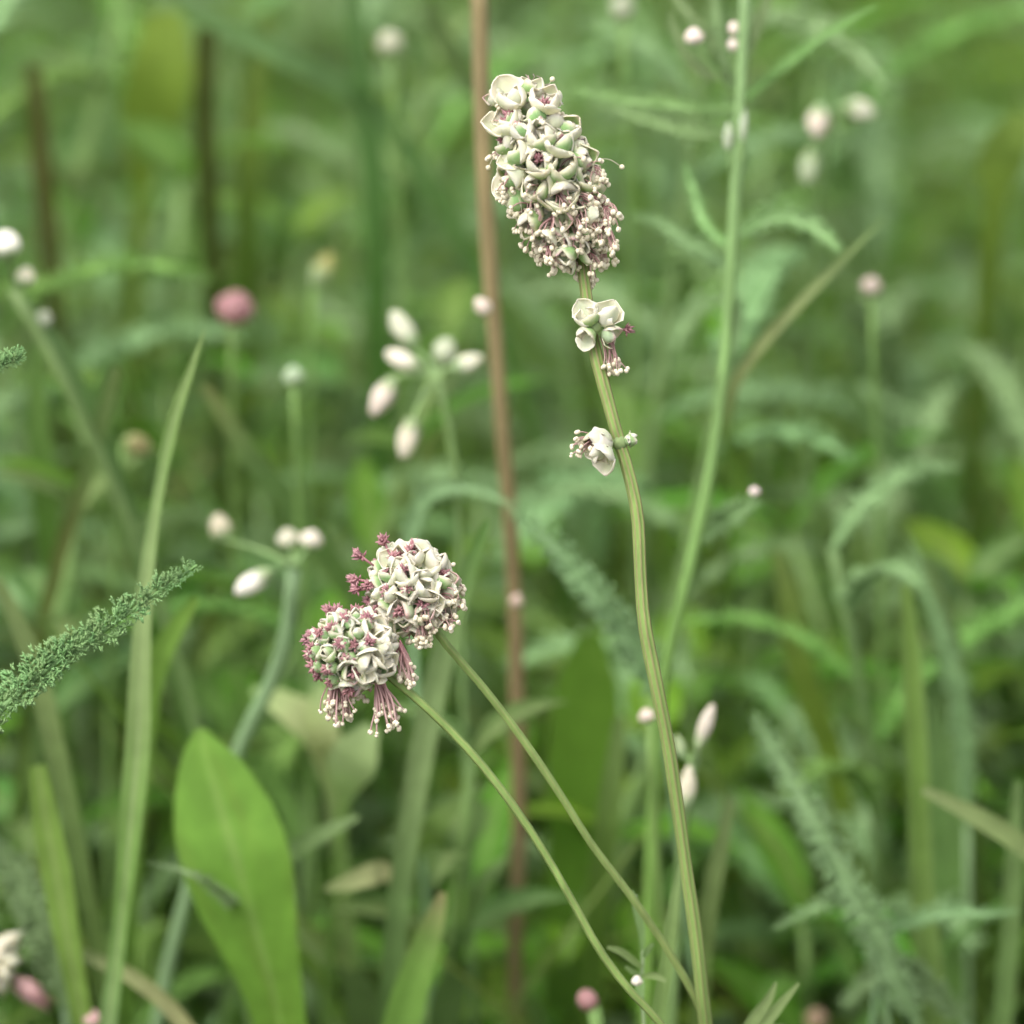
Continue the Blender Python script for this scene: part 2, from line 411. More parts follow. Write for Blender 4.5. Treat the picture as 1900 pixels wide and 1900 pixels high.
def k1(t, nr, rnd):
    if t > 0.62:
        big = 1.25 if nr.dot(TOCAM) > 0.1 else 1.05
        if t > 0.85: return (["cup_w", "bud_w", "cup_w", "cup_g"], 0.95, 0.4)
        return ([["cup_w", "cup_w", "cup_w", "cup_g"], ["cup_w", "cup_g", "open_w", "cup_g"]][rnd.random() < 0.4], big, 0.25)
    if t > 0.42: return (["cup_g", "cup_w", "cup_g", "cup_g"], 1.25, 0.2)
    return ([["open_g", "reflex_p", "cup_g", "open_p"], ["cup_p", "open_g", "reflex_g", "open_w"]][rnd.random() < 0.4], 0.95, 0.05)
def s1(t, nr, rnd):
    if t < 0.5: return (rnd.randint(8, 13), 0.0029 if t > 0.2 else 0.0022, 0.6, 1.1)
    if t < 0.64: return (rnd.randint(4, 9), 0.0034, 0.6, 1.1)
    if rnd.random() < 0.45: return (rnd.randint(2, 4), 0.0028, 0.8, 0.6)
    return (0, 0, 0, 0)
def g1(t, nr, rnd): return 0.0012 if t > 0.6 and rnd.random() < 0.6 else 0
r1 = lambda t: 0.0010 + 0.0026 * math.sin(math.pi * min(1, 0.08 + t * 0.78)) ** 0.8 * (1 if t < 0.85 else 1 - (t - 0.85) * 2.6)
b1 = P(1070, 462, 0.5); top1 = P(978, 225, 0.497)
h1 = burnet_head(T1, b1, top1 - b1, (top1 - b1).length, r1, 58, 0.0027, k1, 5, s1, g1)
o1 = T1.location
rq = random.Random(77)
# the big pale florets at the crown, facing the sky and the lens
for (x, y, nx_, ny_, sz, kk) in [(958, 214, -0.25, 1.0, 0.0034, ["cup_w", "open_w", "cup_w", "cup_w"]), (1005, 219, 0.40, 1.0, 0.0032, ["cup_w", "cup_w", "open_w", "cup_w"]),
                             (952, 256, -0.6, 0.7, 0.0034, ["open_w", "cup_w", "open_w", "cup_w"]), (1040, 264, 0.7, 0.6, 0.0031, ["cup_g", "cup_w", "cup_g", "cup_w"]),
                             (985, 295, -0.05, -0.15, 0.0036, ["cup_g", "cup_w", "cup_g", "cup_w"]), (1062, 310, 0.6, 0.0, 0.0030, ["cup_g", "cup_w", "cup_g", "cup_p"])]:
    y = y - 8; nn = (TOCAM * 0.75 + RT * nx_ + UP * ny_).normalized()
    floret(h1, P(x, y, 0.5) + TOCAM * 0.0030, nn, sz, kk, rq.random(), rq, o1, lift=0.3)
    stigma(h1, P(x, y, 0.5) + TOCAM * 0.0034, nn, rq, o1, 0.0010)
for (x, y, nx_, ny_, sz, kk, off) in [(930, 190, -0.8, 0.7, 0.0024, ["cup_w", "cup_w", "cup_p", "cup_w"], 0.0012), (985, 182, 0.1, 1.1, 0.0026, ["cup_w", "cup_w", "cup_g", "cup_w"], 0.0014), (1020, 196, 0.6, 0.9, 0.0024, ["cup_w", "cup_g", "cup_w", "cup_w"], 0.0008),
        (996, 408, -0.7, -0.35, 0.0030, ["cup_g", "cup_w", "cup_g"], 0.0026), (1018, 436, -0.4, -0.6, 0.0026, ["open_w", "cup_w", "cup_p"], 0.0024), (1052, 462, -0.1, -0.7, 0.0024, ["cup_g", "cup_p", "cup_w"], 0.0026), (1090, 400, 0.4, -0.1, 0.0024, ["cup_g", "cup_w", "open_p"], 0.0030)]:
    nn = (TOCAM * 0.6 + RT * nx_ + UP * ny_).normalized()
    floret(h1, P(x, y, 0.5) + TOCAM * off, nn, sz, kk, rq.random(), rq, o1, n=len(kk), lift=0.25)
# stray single stamens and drooping tufts on the outline
for (x0, y0, x1, y1) in [(1005, 190, 1025, 147), (1105, 295, 1154, 310), (935, 270, 906, 311), (985, 175, 968, 152), (1080, 300, 1118, 318)]:
    mb = MB(); a, b = P(x0, y0), P(x1, y1)
    mb.tube(spline([a, a.lerp(b, 0.5) + UP * 0.0004, b], 8), 0.00005, (0.45, 0.42, 0.30), n=4); mb.ball(b, 0.00030, CREAM, big=True)
    link("stamen", mb.mesh("stamen", M_FLOWER, o1), h1)
for (x, y, n_, L) in [(1118, 440, 12, 0.0034), (1120, 405, 12, 0.003), (1085, 420, 14, 0.003), (1065, 350, 10, 0.0026), (1000, 345, 12, 0.0026), (960, 340, 12, 0.003), (945, 365, 8, 0.002), (1040, 440, 9, 0.0026), (1100, 335, 7, 0.002), (1020, 480, 8, 0.002), (1050, 405, 8, 0.002), (990, 400, 7, 0.0018), (1095, 385, 10, 0.0024)]:
    nn = (TOCAM + RT * (x - 1030) / 90).normalized()
    stamen_tuft(h1, P(x, y - 18, 0.5) + TOCAM * 0.0030, nn, n_, L, 0.45, 1.5, rq, o1)
stamen_tuft(h1, P(1122, 445), Vector((0.15, 0, -1)), 12, 0.0034, 0.16, 1.0, rq, o1, fcol=MAUVE)
stamen_tuft(h1, P(1092, 488), Vector((0.15, 0, -1)), 7, 0.0024, 0.08, 1.0, rq, o1)
stamen_tuft(h1, P(1070, 492), Vector((-0.15, 0, -1)), 4, 0.0018, 0.14, 1.0, rq, o1)
# crinkled old styles at the very top
mb = MB()
for i in range(16):
    a = P(988 + rq.uniform(-12, 14), 172); p = a.copy(); pts = [p.copy()]; d = UP + RT * rq.uniform(-0.7, 0.7)
    for k in range(6):
        d = (d + Vector((rq.gauss(0, 0.55), rq.gauss(0, 0.3), rq.gauss(0, 0.45)))).normalized(); p = p + d * 0.00038; pts.append(p.copy())
    mb.tube(pts, [0.00006, 0.00003], [MAUVE, (0.5, 0.38, 0.36)], n=4)
link("style", mb.mesh("style", M_FLOWER, o1), h1)

# the two loose whorls lower on the stalk
def whorl(root, at, name="floret_whorl"):
    mb = MB(); mb.ball(at, 0.0009, (0.2, 0.26, 0.11), big=True)
    return link(name, mb.mesh(name, M_SEPAL, root.location), root)
w1 = whorl(T1, P(1101, 607, 0.4985))
floret(w1, P(1095, 596) + TOCAM * 0.0013, (TOCAM * 0.8 + UP * 0.45 - RT * 0.25), 0.0025, ["cup_w", "open_w", "cup_w", "cup_g"], 0.55, rq, o1, lift=0.15)
floret(w1, P(1119, 607) + TOCAM * 0.0012, (UP * 0.9 + TOCAM * 0.15 + RT * 0.3), 0.0031, ["open_w", "cup_w", "open_w"], 0.2, rq, o1, n=3, lift=0.75)
floret(w1, P(1094, 614) + TOCAM * 0.0012, (-UP * 0.5 + TOCAM * 0.5 - RT * 0.4), 0.0021, ["open_g", "cup_w", "open_w"], 0.2, rq, o1, n=3, lift=0.2)
floret(w1, P(1117, 618) + TOCAM * 0.0011, (RT * 0.9 - UP * 0.35 + TOCAM * 0.3), 0.0021, ["open_p", "cup_p", "open_g"], 1.2, rq, o1, n=3, lift=0.35)
stigma(w1, P(1148, 612), RT + UP * 0.05, rq, o1, 0.0009, 14)
stamen_tuft(w1, P(1124, 625) + TOCAM * 0.0005, (RT * 0.28 - UP), 18, 0.0042, 0.10, 0.6, rq, o1, r_a=0.00034)
w2 = whorl(T1, P(1150, 822, 0.5))
floret(w2, P(1133, 818) + TOCAM * 0.0011, (-RT * 0.9 + TOCAM * 0.30 - UP * 0.12), 0.0033, ["cup_w", "cup_g", "open_w", "cup_w"], 0.7, rq, o1, lift=0.45)
floret(w2, P(1126, 830) + TOCAM * 0.0015, (-RT * 0.55 + TOCAM * 0.5 - UP * 0.7), 0.0028, ["open_w", "cup_w", "open_w"], 0.4, rq, o1, n=3, lift=0.3)
stamen_tuft(w2, P(1112, 815) + TOCAM * 0.001, (-RT + TOCAM * 0.2), 16, 0.0030, 0.42, 0.5, rq, o1, r_a=0.00029)
floret(w2, P(1158, 818) + TOCAM * 0.0003, (RT + UP * 0.1 + TOCAM * 0.25), 0.0016, ["bud_w", "bud_w", "bud_g", "bud_w"], 0.3, rq, o1, lift=0.1)

# ---- the two lower burnets
def lower_burnet(label, xy, dd, head_base, head_axis, L, rad, n, size, kindf, seed, stamf, stigf, w0, w1_, cols):
    sp = rooted(track(xy, dd)); T = thing("salad_burnet", label, "wildflower", sp[-1], "salad burnets in flower")
    mb = MB(); cs_ = spline(sp, 110); cols = [tuple(x * 0.86 for x in q) for q in cols]
    mb.tube(cs_, [w0, w0, w1_, w1_, w1_ * 1.1], cols, n=20, ridges=5, ridge_col=[mixc(c, (0.34, 0.24, 0.14), 0.35) for c in cols], ridge_amt=0.16)
    part(mb, "stem", T, M_STEM)
    return T, burnet_head(T, head_base, head_axis, L, rad, n, size, kindf, seed, stamf, stigf)
rA = lambda t: 0.0011 + 0.0028 * math.sin(math.pi * min(1, 0.1 + t * 0.80)) ** 0.7 * (1 if t < 0.8 else 1 - (t - 0.8) * 3.2)
def kA(t, nr, rnd):
    up = nr.dot(UP) + 0.6 * nr.dot(RT)
    if t < 0.45: return (["open_w", "cup_w", "cup_g", "cup_p"], 1.1, 0.1)
    if up > 0.25: return (["cup_w", "open_w", "cup_w", "cup_w"], 1.1, 0.25)
    return (["cup_g", "cup_w", "bud_g", "cup_w"], 0.95, 0.3)
def sA(t, nr, rnd):
    if t < 0.32 and nr.dot(RT) > 0.15: return (rnd.randint(5, 8), 0.0026, 0.5, 0.8)
    if t < 0.2: return (rnd.randint(2, 4), 0.0022, 0.5, 1.0)
    return (0, 0, 0, 0)
def gA(t, nr, rnd): return rnd.uniform(0.0008, 0.0013) if t > 0.3 and rnd.random() < 0.55 else 0
stA = [(780, 1122), (806, 1168), (835, 1205), (880, 1256), (950, 1345), (1030, 1460), (1100, 1570), (1170, 1662), (1232, 1752), (1285, 1842), (1318, 1915)]
TA, hA = lower_burnet("round cream burnet head on thin stem, higher of the two nodding heads", stA, [0.5, 0.503, 0.508, 0.515, 0.522], P(794, 1130, 0.502), P(712, 1032, 0.502) - P(794, 1130, 0.502) + TOCAM * 0.002, W(104), rA, 44, 0.0025, kA, 21, sA, gA,
    W(7.5), W(9.5), [(0.24, 0.34, 0.11), (0.24, 0.31, 0.11), (0.28, 0.25, 0.12), (0.30, 0.22, 0.13), (0.24, 0.18, 0.1)])
oA = TA.location
for (x, y, dx, dy) in [(712, 1010, 0.0, 1), (668, 1035, -0.5, 0.9), (663, 1078, -1, 0.5), (668, 1095, -1, 0.1), (765, 1018, 0.4, 1), (740, 1035, 0.1, 0.6), (705, 1125, -0.5, -0.4)]:
    q_ = P(x, y).lerp(P(755, 1085), 0.30); stigma(hA, q_, P(x, y) - q_ + (RT * dx + UP * dy) * 0.0004, rq, oA, (P(x, y) - q_).length + 0.0004, 30)
stamen_tuft(hA, P(783, 1152) + TOCAM * 0.001, (-UP + RT * 0.1), 13, 0.0028, 0.16, 0.6, rq, oA)
for (x, y) in [(815, 1075), (832, 1100), (845, 1122), (838, 1150), (822, 1085)]:
    stamen_tuft(hA, P(x - 8, y), (RT + UP * 0.1), 4, 0.0014, 0.5, 0.4, rq, oA)

rB = lambda t: 0.0011 + 0.0027 * math.sin(math.pi * min(1, 0.1 + t * 0.80)) ** 0.7 * (1 if t < 0.8 else 1 - (t - 0.8) * 3.0)
def kB(t, nr, rnd):
    if t < 0.42 and nr.dot(UP) > -0.3: return (["open_w", "cup_w", "open_w", "cup_w"], 1.15, 0.15)
    if t < 0.42: return (["cup_g", "open_w", "cup_g", "cup_p"], 1.0, 0.2)
    return ([["bud_g", "cup_w", "bud_g", "cup_g"], ["cup_w", "bud_w", "cup_g", "bud_g"]][nr.dot(UP) > 0.3], 0.82, 0.25)
def sB(t, nr, rnd): return (0, 0, 0, 0)
def gB(t, nr, rnd): return rnd.uniform(0.0008, 0.0012) if t > 0.2 and rnd.random() < 0.5 else 0
stB = [(690, 1222), (712, 1246), (738, 1267), (790, 1312), (870, 1392), (950, 1492), (1010, 1582), (1062, 1672), (1112, 1762), (1160, 1828), (1225, 1898), (1250, 1930)]
TB, hB = lower_burnet("round burnet head with green buds and long mauve dangling stamen bundles", stB, [0.499, 0.499, 0.503, 0.508, 0.513], P(690, 1230, 0.498), P(590, 1168, 0.498) - P(690, 1230, 0.498) + TOCAM * 0.002, W(100), rB, 48, 0.00235, kB, 33, sB, gB,
    W(8), W(9), [(0.24, 0.36, 0.11), (0.24, 0.34, 0.11), (0.26, 0.32, 0.12), (0.26, 0.28, 0.12), (0.22, 0.2, 0.1)])
oB = TB.location
for (x, y, dx, dy) in [(615, 1135, -0.6, 0.8), (640, 1135, -0.4, 0.6), (660, 1138, 0.2, 1), (578, 1185, -1, 0.0), (598, 1235, -0.7, -0.6), (640, 1200, -0.2, 0.1), (650, 1205, 0.3, 0.2), (655, 1240, 0.2, -0.5), (690, 1195, 0.1, 0.1), (672, 1195, -0.1, 0)]:
    q_ = P(x, y, 0.499).lerp(P(650, 1195, 0.499), 0.25); stigma(hB, q_ + TOCAM * (0.0045 if 625 < x < 700 and 1180 < y < 1250 else 0), (RT * dx + UP * dy + TOCAM * 0.2), rq, oB, (P(x, y, 0.499) - q_).length * 0.8 + 0.0006, 28)
stamen_tuft(hB, P(630, 1245, 0.499) + TOCAM * 0.0012, (-UP + RT * 0.02), 24, 0.0056, 0.07, 0.3, rq, oB, r_f=0.00012)
stamen_tuft(hB, P(618, 1250, 0.499) + TOCAM * 0.0008, (-UP - RT * 0.12), 14, 0.0044, 0.08, 0.3, rq, oB, r_f=0.0001)
stamen_tuft(hB, P(699, 1238, 0.499) + TOCAM * 0.0016, (-UP + RT * 0.22), 22, 0.0068, 0.035, 0.05, rq, oB, r_f=0.00013)
stamen_tuft(hB, P(740, 1195, 0.499) + TOCAM * 0.0012, (-UP * 0.95 + RT * 0.35), 22, 0.0042, 0.14, 0.4, rq, oB, r_f=0.00012)
stamen_tuft(hB, P(672, 1285, 0.499), (-UP), 3, 0.0008, 0.3, 0.3, rq, oB)

# ================================================================ feathery leaves
def feather_leaflet(seed, L=0.0023, n=8, cola=(0.17, 0.28, 0.13), colb=(0.27, 0.38, 0.21)):
    """one finely cut leaflet of a yarrow leaf: a short rib with lobes all round; grows along +y, +z up"""
    r = random.Random(seed); mb = MB(); y = Vector((0, 1, 0))
    mb.lobe(Vector((0, 0, 0)), y * L * 0.8, L * 0.07, cola, colb)
    for i in range(n):
        t = 0.15 + 0.8 * i / n; a = r.uniform(-0.9, 0.9) + (math.pi if i % 2 else 0)
        d = Vector((math.cos(a), 0.7 + r.random() * 0.5, math.sin(a) * 0.8 + 0.25)).normalized()
        b = y * L * t; e = b + d * L * r.uniform(0.42, 0.7) * (1 - 0.35 * t)
        mb.lobe(b, e, L * 0.09, mixc(cola, DGR, 0.15), mixc(cola, colb, r.uniform(0.2, 1)))
        for q in range(2):
            d2 = (d + Vector((r.gauss(0, 0.5), r.gauss(0, 0.4), r.gauss(0, 0.5)))).normalized(); m = b.lerp(e, 0.5)
            mb.lobe(m, m + d2 * L * r.uniform(0.2, 0.34), L * 0.065, cola, colb)
    return mb.mesh("leaflet", M_FEATHER)
FLET = [feather_leaflet(100 + i) for i in range(7)]
def sharp_feather_leaf(label, pts, widths, pairs, seed, d_up=UP):
    r = random.Random(seed); c = spline(pts[2:], 120); T = tangents(c)
    t_ = thing("yarrow_leaf", label, "leaf", pts[0])
    mb = MB(); mb.tube(spline(pts[:3], 20), [0.0009, 0.0007], (0.17, 0.24, 0.1), n=8); part(mb, "leaf_stalk", t_, M_STEM)
    mb = MB(); mb.tube(c, [0.00042, 0.00036, 0.00025, 0.00012], [(0.14, 0.22, 0.09), (0.15, 0.25, 0.09)], n=8); part(mb, "leaf_rib", t_, M_STEM)
    for i in range(pairs):
        t = (i + 0.3) / pairs; k = min(int(t * 119), 118); p = c[k].lerp(c[k + 1], t * 119 - k); tt = T[k]
        wd = pw(widths, t)
        nrm = (TOCAM * 0.75 + UP * 0.6); nrm = (nrm - tt * nrm.dot(tt)).normalized(); sd = tt.cross(nrm)
        for s in (-1, 1):
            for lay in (0, 1):
                if r.random() < (0.45 if lay else 0.04): continue
                y = (sd * s * (0.85 - 0.5 * lay) + tt * r.uniform(0.45, 0.8) + nrm * (r.uniform(0.0, 0.35) + 0.65 * lay)).normalized()
                z = (nrm - y * nrm.dot(y)).normalized(); x = y.cross(z)
                sc = wd / 0.0023 * r.uniform(0.62, 1.2) * (0.85 if lay else 1)
                m = Matrix(((x.x * sc, y.x * sc, z.x * sc, 0), (x.y * sc, y.y * sc, z.y * sc, 0), (x.z * sc, y.z * sc, z.z * sc, 0), (0, 0, 0, 1)))
                m.translation = p - pts[0]
                link("leaflet", r.choice(FLET), t_, mw=m)
    return t_
a = P(-60, 1385, 0.507)
sharp_feather_leaf("sharp grey-green feathery yarrow leaf reaching across the pale grass blade",
    [Vector((a.x - 0.03, a.y + 0.03, -0.004)), Vector((a.x - 0.025, a.y + 0.02, a.z * 0.6)), a, P(0, 1318, 0.507), P(90, 1240, 0.507), P(190, 1172, 0.508), P(280, 1108, 0.508), P(366, 1048, 0.509)],
    [0.0025, 0.0025, 0.0027, 0.0027, 0.0026, 0.0024, 0.0019, 0.0010], 34, 5)
a = P(-70, 700, 0.497)
sharp_feather_leaf("small tip of a sharp green feathery leaf poking out beside the white flower pair",
    [Vector((a.x - 0.02, a.y + 0.02, -0.004)), Vector((a.x - 0.02, a.y + 0.012, a.z * 0.6)), a, P(-20, 685, 0.497), P(15, 672, 0.497), P(47, 660, 0.497)],
    [0.0018, 0.0018, 0.0018, 0.0016, 0.0014, 0.0008], 16, 9)

def feather_into(mb, c, width, pairs, seed, cola=(0.19, 0.29, 0.14), colb=(0.34, 0.44, 0.27), face=TOCAM, dens=4):
    """a cut leaf as one mesh, for leaves that are out of focus"""
    r = random.Random(seed); T = tangents(c); n = len(c)
    mb.tube(c, [width * 0.14, width * 0.09, width * 0.04], cola, n=5)
    mb.blade(c, [width * 0.18, width * 0.28, width * 0.34, width * 0.30, width * 0.2, width * 0.04], mixc(cola, colb, 0.6), face, 0.3, 0, nv=3, wav=0.25, seed=seed)
    for i in range(pairs):
        t = 0.08 + 0.91 * i / pairs; f = t * (n - 1); k = min(int(f), n - 2); p = c[k].lerp(c[k + 1], f - k); tt = T[k]
        nrm = face - tt * face.dot(tt)
        if nrm.length < 1e-4: nrm = tt.orthogonal()
        nrm.normalize(); sd = tt.cross(nrm); wd = width * (0.45 + 0.55 * math.sin(math.pi * min(1, t * 0.9 + 0.12)))
        for s in (-1, 1):
            y = (sd * s + tt * r.uniform(0.4, 0.8) + nrm * r.uniform(-0.1, 0.5)).normalized(); e = p + y * wd
            mb.lobe(p, e, wd * 0.16, cola, mixc(cola, colb, r.random()))
            for q in range(dens):
                u = r.uniform(0.25, 0.95); d = (y * 0.4 + tt * r.uniform(-0.5, 0.9) + nrm * r.uniform(-0.3, 0.7)).normalized()
                b = p.lerp(e, u); mb.lobe(b, b + d * wd * r.uniform(0.25, 0.5), wd * 0.14, cola, mixc(cola, colb, r.random()))

# ================================================================ the blades, leaves and stems one can tell apart
KEEPB = []
def grass_blade(label, xy, widths, d, cols, root_w=None, fold=0.3, twist=0.0, name="grass_blade", face=TOCAM, mid=None, edge=None, cat="grass blade", group=None, root=True, wav=0.0):
    for q_, (x_, y_) in enumerate(xy): KEEPB.append((x_, y_, pw(widths, q_ / (len(xy) - 1)) * 0.35 + 6, near(pw(d, q_ / (len(xy) - 1)))))
    vis = track(xy, d); pts = rooted(vis) if root else vis; nseg = (40 + 6 * len(xy)) * (2 if name == "lance_leaf" else 1)
    L = lambda q: sum((q[i + 1] - q[i]).length for i in range(len(q) - 1))
    share = L(vis) / L(pts); c = spline(pts, nseg)
    dm = pw(d, 0.5)
    wl = [W(x, dm) / 2 for x in widths]
    wid = [pw(wl, min(1, t / share)) if t < share else lerp(wl[-1], wl[-1] * 0.5, (t - share) / max(1e-6, 1 - share)) for t in np.linspace(0, 1, nseg)]
    cols = [tuple(x * 0.86 for x in q) for q in cols]; last = cols[-1]
    mid = tuple(x * 0.86 for x in mid) if mid else None; edge = tuple(x * 0.86 for x in edge) if edge else None
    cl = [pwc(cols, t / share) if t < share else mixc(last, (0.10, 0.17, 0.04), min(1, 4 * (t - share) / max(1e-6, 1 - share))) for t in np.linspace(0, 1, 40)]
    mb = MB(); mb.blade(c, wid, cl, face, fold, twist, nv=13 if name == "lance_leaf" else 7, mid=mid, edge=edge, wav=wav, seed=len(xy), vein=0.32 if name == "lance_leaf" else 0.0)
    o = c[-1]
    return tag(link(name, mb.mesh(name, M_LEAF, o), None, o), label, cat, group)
LG = (0.40, 0.46, 0.27)
grass_blade("long pale grass blade rising behind the sharp feathery leaf, tip beside pink flower", [(380, 612), (352, 690), (322, 780), (302, 870), (288, 950), (275, 1040), (265, 1150), (260, 1260), (256, 1380), (243, 1520), (232, 1640), (218, 1760), (200, 1900)],
    [2, 20, 26, 20, 25, 30, 38, 44, 48, 46, 36, 28, 32, 34], [0.545, 0.55, 0.555, 0.565, 0.575], [(0.30, 0.36, 0.18), (0.27, 0.36, 0.16), (0.38, 0.45, 0.27), LG, (0.29, 0.40, 0.16), (0.27, 0.38, 0.15), (0.30, 0.40, 0.22)], fold=0.35, mid=(0.45, 0.5, 0.32))
grass_blade("broad bright green blade standing beside the long pale blade", [(70, 1420), (85, 1520), (105, 1620), (125, 1740), (142, 1830), (155, 1900)], [30, 50, 56, 50, 40, 38], [0.575, 0.58, 0.585], [(0.22, 0.33, 0.10), (0.26, 0.39, 0.12), (0.24, 0.36, 0.11)], fold=0.3, mid=(0.34, 0.43, 0.2))
grass_blade("broad bright green lance leaf with pale midrib under the dangling stamens", [(372, 1352), (380, 1400), (395, 1450), (415, 1520), (440, 1600), (462, 1680), (485, 1760), (505, 1830), (520, 1900)],
    [20, 100, 148, 182, 196, 194, 180, 160, 138, 118, 106, 96], [0.585, 0.585, 0.585, 0.59, 0.595], [(0.25, 0.40, 0.10), (0.24, 0.40, 0.09), (0.23, 0.38, 0.08), (0.21, 0.34, 0.07)], fold=0.16, name="lance_leaf", mid=(0.33, 0.45, 0.16), cat="leaf", wav=0.10)
grass_blade("grey-green blade sloping down behind the higher nodding head", [(905, 965), (868, 1060), (838, 1160), (808, 1270), (782, 1400), (762, 1520), (742, 1660), (728, 1800), (722, 1900)], [14, 38, 44, 46, 44, 42, 42, 40], [0.585, 0.595, 0.60, 0.61], [GGR, (0.24, 0.32, 0.19), (0.26, 0.34, 0.2), (0.17, 0.26, 0.13), (0.13, 0.22, 0.09)], fold=0.35)
grass_blade("bright green blade with a browned tip below the lower nodding head", [(822, 1655), (808, 1700), (788, 1760), (765, 1830), (745, 1900)], [14, 38, 52, 60, 66, 70], [0.575, 0.58, 0.585], [(0.45, 0.36, 0.26), (0.25, 0.34, 0.13), (0.24, 0.37, 0.11), (0.24, 0.37, 0.11)], fold=0.3)
grass_blade("dry straw-coloured blade leaning against the tall leafy yarrow stem", [(1640, 405), (1580, 465), (1500, 545), (1430, 620), (1385, 675), (1358, 725), (1350, 800), (1352, 860)], [4, 18, 22, 22, 20, 14, 10], [0.59, 0.59, 0.60, 0.63], [(0.24, 0.33, 0.17), (0.34, 0.38, 0.23), (0.40, 0.41, 0.26), (0.36, 0.38, 0.22), (0.16, 0.24, 0.07), (0.12, 0.2, 0.05)], fold=0.35)
grass_blade("pale blade arching left behind the right-hand upright blades", [(1712, 1465), (1765, 1490), (1830, 1525), (1900, 1570), (1960, 1625), (2010, 1700)], [16, 32, 38, 38, 36, 34], [0.585, 0.585, 0.59], [(0.33, 0.40, 0.24), (0.31, 0.39, 0.22), (0.28, 0.36, 0.2)], fold=0.3)
grass_blade("upright two-tone green blade beside the right-hand feathery leaf", [(1678, 1085), (1688, 1180), (1695, 1300), (1702, 1420), (1705, 1540), (1712, 1680), (1725, 1800)], [16, 34, 40, 40, 42, 46, 50], [0.60, 0.605, 0.615], [(0.20, 0.30, 0.10), (0.20, 0.31, 0.10), (0.22, 0.32, 0.13)], fold=0.45, edge=(0.28, 0.37, 0.2))
grass_blade("dull wide green blade behind the right-hand two-tone blade", [(1742, 1180), (1745, 1300), (1750, 1420), (1752, 1560), (1758, 1700), (1760, 1850)], [24, 70, 72, 70, 66, 62], [0.66, 0.665, 0.67], [(0.20, 0.28, 0.15), (0.18, 0.28, 0.12), (0.15, 0.25, 0.08)], fold=0.2)
grass_blade("long hazy grey blade slanting through the upper meadow by the dark stem", [(330, 5), (400, 45), (470, 78), (540, 112), (620, 150), (720, 230), (790, 330)], [16, 34, 42, 44, 40, 36, 34], [0.70, 0.71, 0.74], [(0.20, 0.29, 0.15), (0.22, 0.31, 0.17), (0.18, 0.28, 0.12)], fold=0.3)
grass_blade("wide bright yellow-green leaf hanging by the dark upright stem", [(300, 20), (305, 80), (300, 140), (285, 190), (270, 260), (262, 350)], [60, 110, 120, 100, 66, 30], [0.78, 0.78, 0.80], [(0.23, 0.34, 0.07), (0.24, 0.36, 0.07)], fold=0.15, name="broad_leaf", cat="leaf")
grass_blade("olive-brown blurred stalk standing beside the hazy grey blade", [(385, 50), (382, 150), (382, 260), (388, 360), (392, 450)], [34, 36, 36, 34], [0.72, 0.74, 0.76], [(0.12, 0.13, 0.05), (0.10, 0.12, 0.04)], fold=0.5, name="dry_stalk", cat="stem")
grass_blade("rusty olive blurred stalk in the upper meadow over the white flower pair", [(62, 120), (72, 220), (80, 320), (90, 430), (98, 520)], [26, 34, 36, 34], [0.72, 0.74, 0.76], [(0.18, 0.17, 0.08), (0.2, 0.17, 0.08), (0.14, 0.14, 0.06)], fold=0.5, name="dry_stalk", cat="stem")
grass_blade("yellow-green upright blade left of the buds of the mouse-ear", [(500, 20), (480, 120), (470, 220), (462, 330), (458, 420)], [24, 42, 44, 40], [0.76, 0.78, 0.8], [(0.24, 0.33, 0.12), (0.25, 0.34, 0.10), (0.16, 0.26, 0.06)], fold=0.3)
grass_blade("tall grey-green upright blade behind the mouse-ear buds", [(655, -30), (662, 80), (675, 180), (690, 300), (698, 420), (700, 560)], [20, 40, 46, 46, 44], [0.70, 0.73, 0.77], [(0.20, 0.29, 0.14), (0.18, 0.28, 0.12), (0.15, 0.25, 0.08)], fold=0.3)
grass_blade("grey blade crossing close behind the thick brown stem", [(790, 0), (822, 70), (860, 130), (905, 190), (960, 300)], [24, 38, 38, 30], [0.72, 0.73, 0.75], [(0.20, 0.29, 0.15), (0.17, 0.27, 0.12)], fold=0.3)
grass_blade("pale blade beside the white-and-pink clover", [(-10, 1070), (22, 1130), (52, 1200), (80, 1290), (105, 1400), (130, 1510)], [20, 36, 40, 40, 36], [0.59, 0.595, 0.605], [(0.26, 0.34, 0.19), (0.28, 0.36, 0.2), (0.2, 0.3, 0.14)], fold=0.3)
grass_blade("thin grey-green blade crossing the blurred dry shoot", [(78, 595), (115, 660), (150, 730), (185, 800), (215, 880), (240, 950)], [28, 34, 36, 34, 30], [0.62, 0.63, 0.64], [(0.23, 0.31, 0.18), (0.18, 0.27, 0.12), (0.16, 0.24, 0.11)], fold=0.3)
grass_blade("blurred dry shoot crossing the thin grey-green blade", [(218, 680), (198, 750), (175, 830), (148, 920), (120, 1000)], [18, 32, 30, 28], [0.62, 0.63, 0.645], [(0.22, 0.26, 0.13), (0.18, 0.24, 0.11), (0.20, 0.20, 0.09)], fold=0.3)
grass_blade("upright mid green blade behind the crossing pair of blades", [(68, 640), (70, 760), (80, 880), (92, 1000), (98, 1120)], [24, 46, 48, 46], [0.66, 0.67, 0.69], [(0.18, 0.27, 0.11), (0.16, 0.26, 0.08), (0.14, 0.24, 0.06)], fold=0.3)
grass_blade("slanting grey-green blade pointing up to the long pale blade's tip", [(380, 715), (410, 760), (440, 810), (470, 855), (510, 900), (560, 960)], [18, 36, 40, 44, 44], [0.63, 0.635, 0.65], [(0.26, 0.27, 0.14), (0.20, 0.30, 0.14), (0.19, 0.29, 0.12)], fold=0.3)
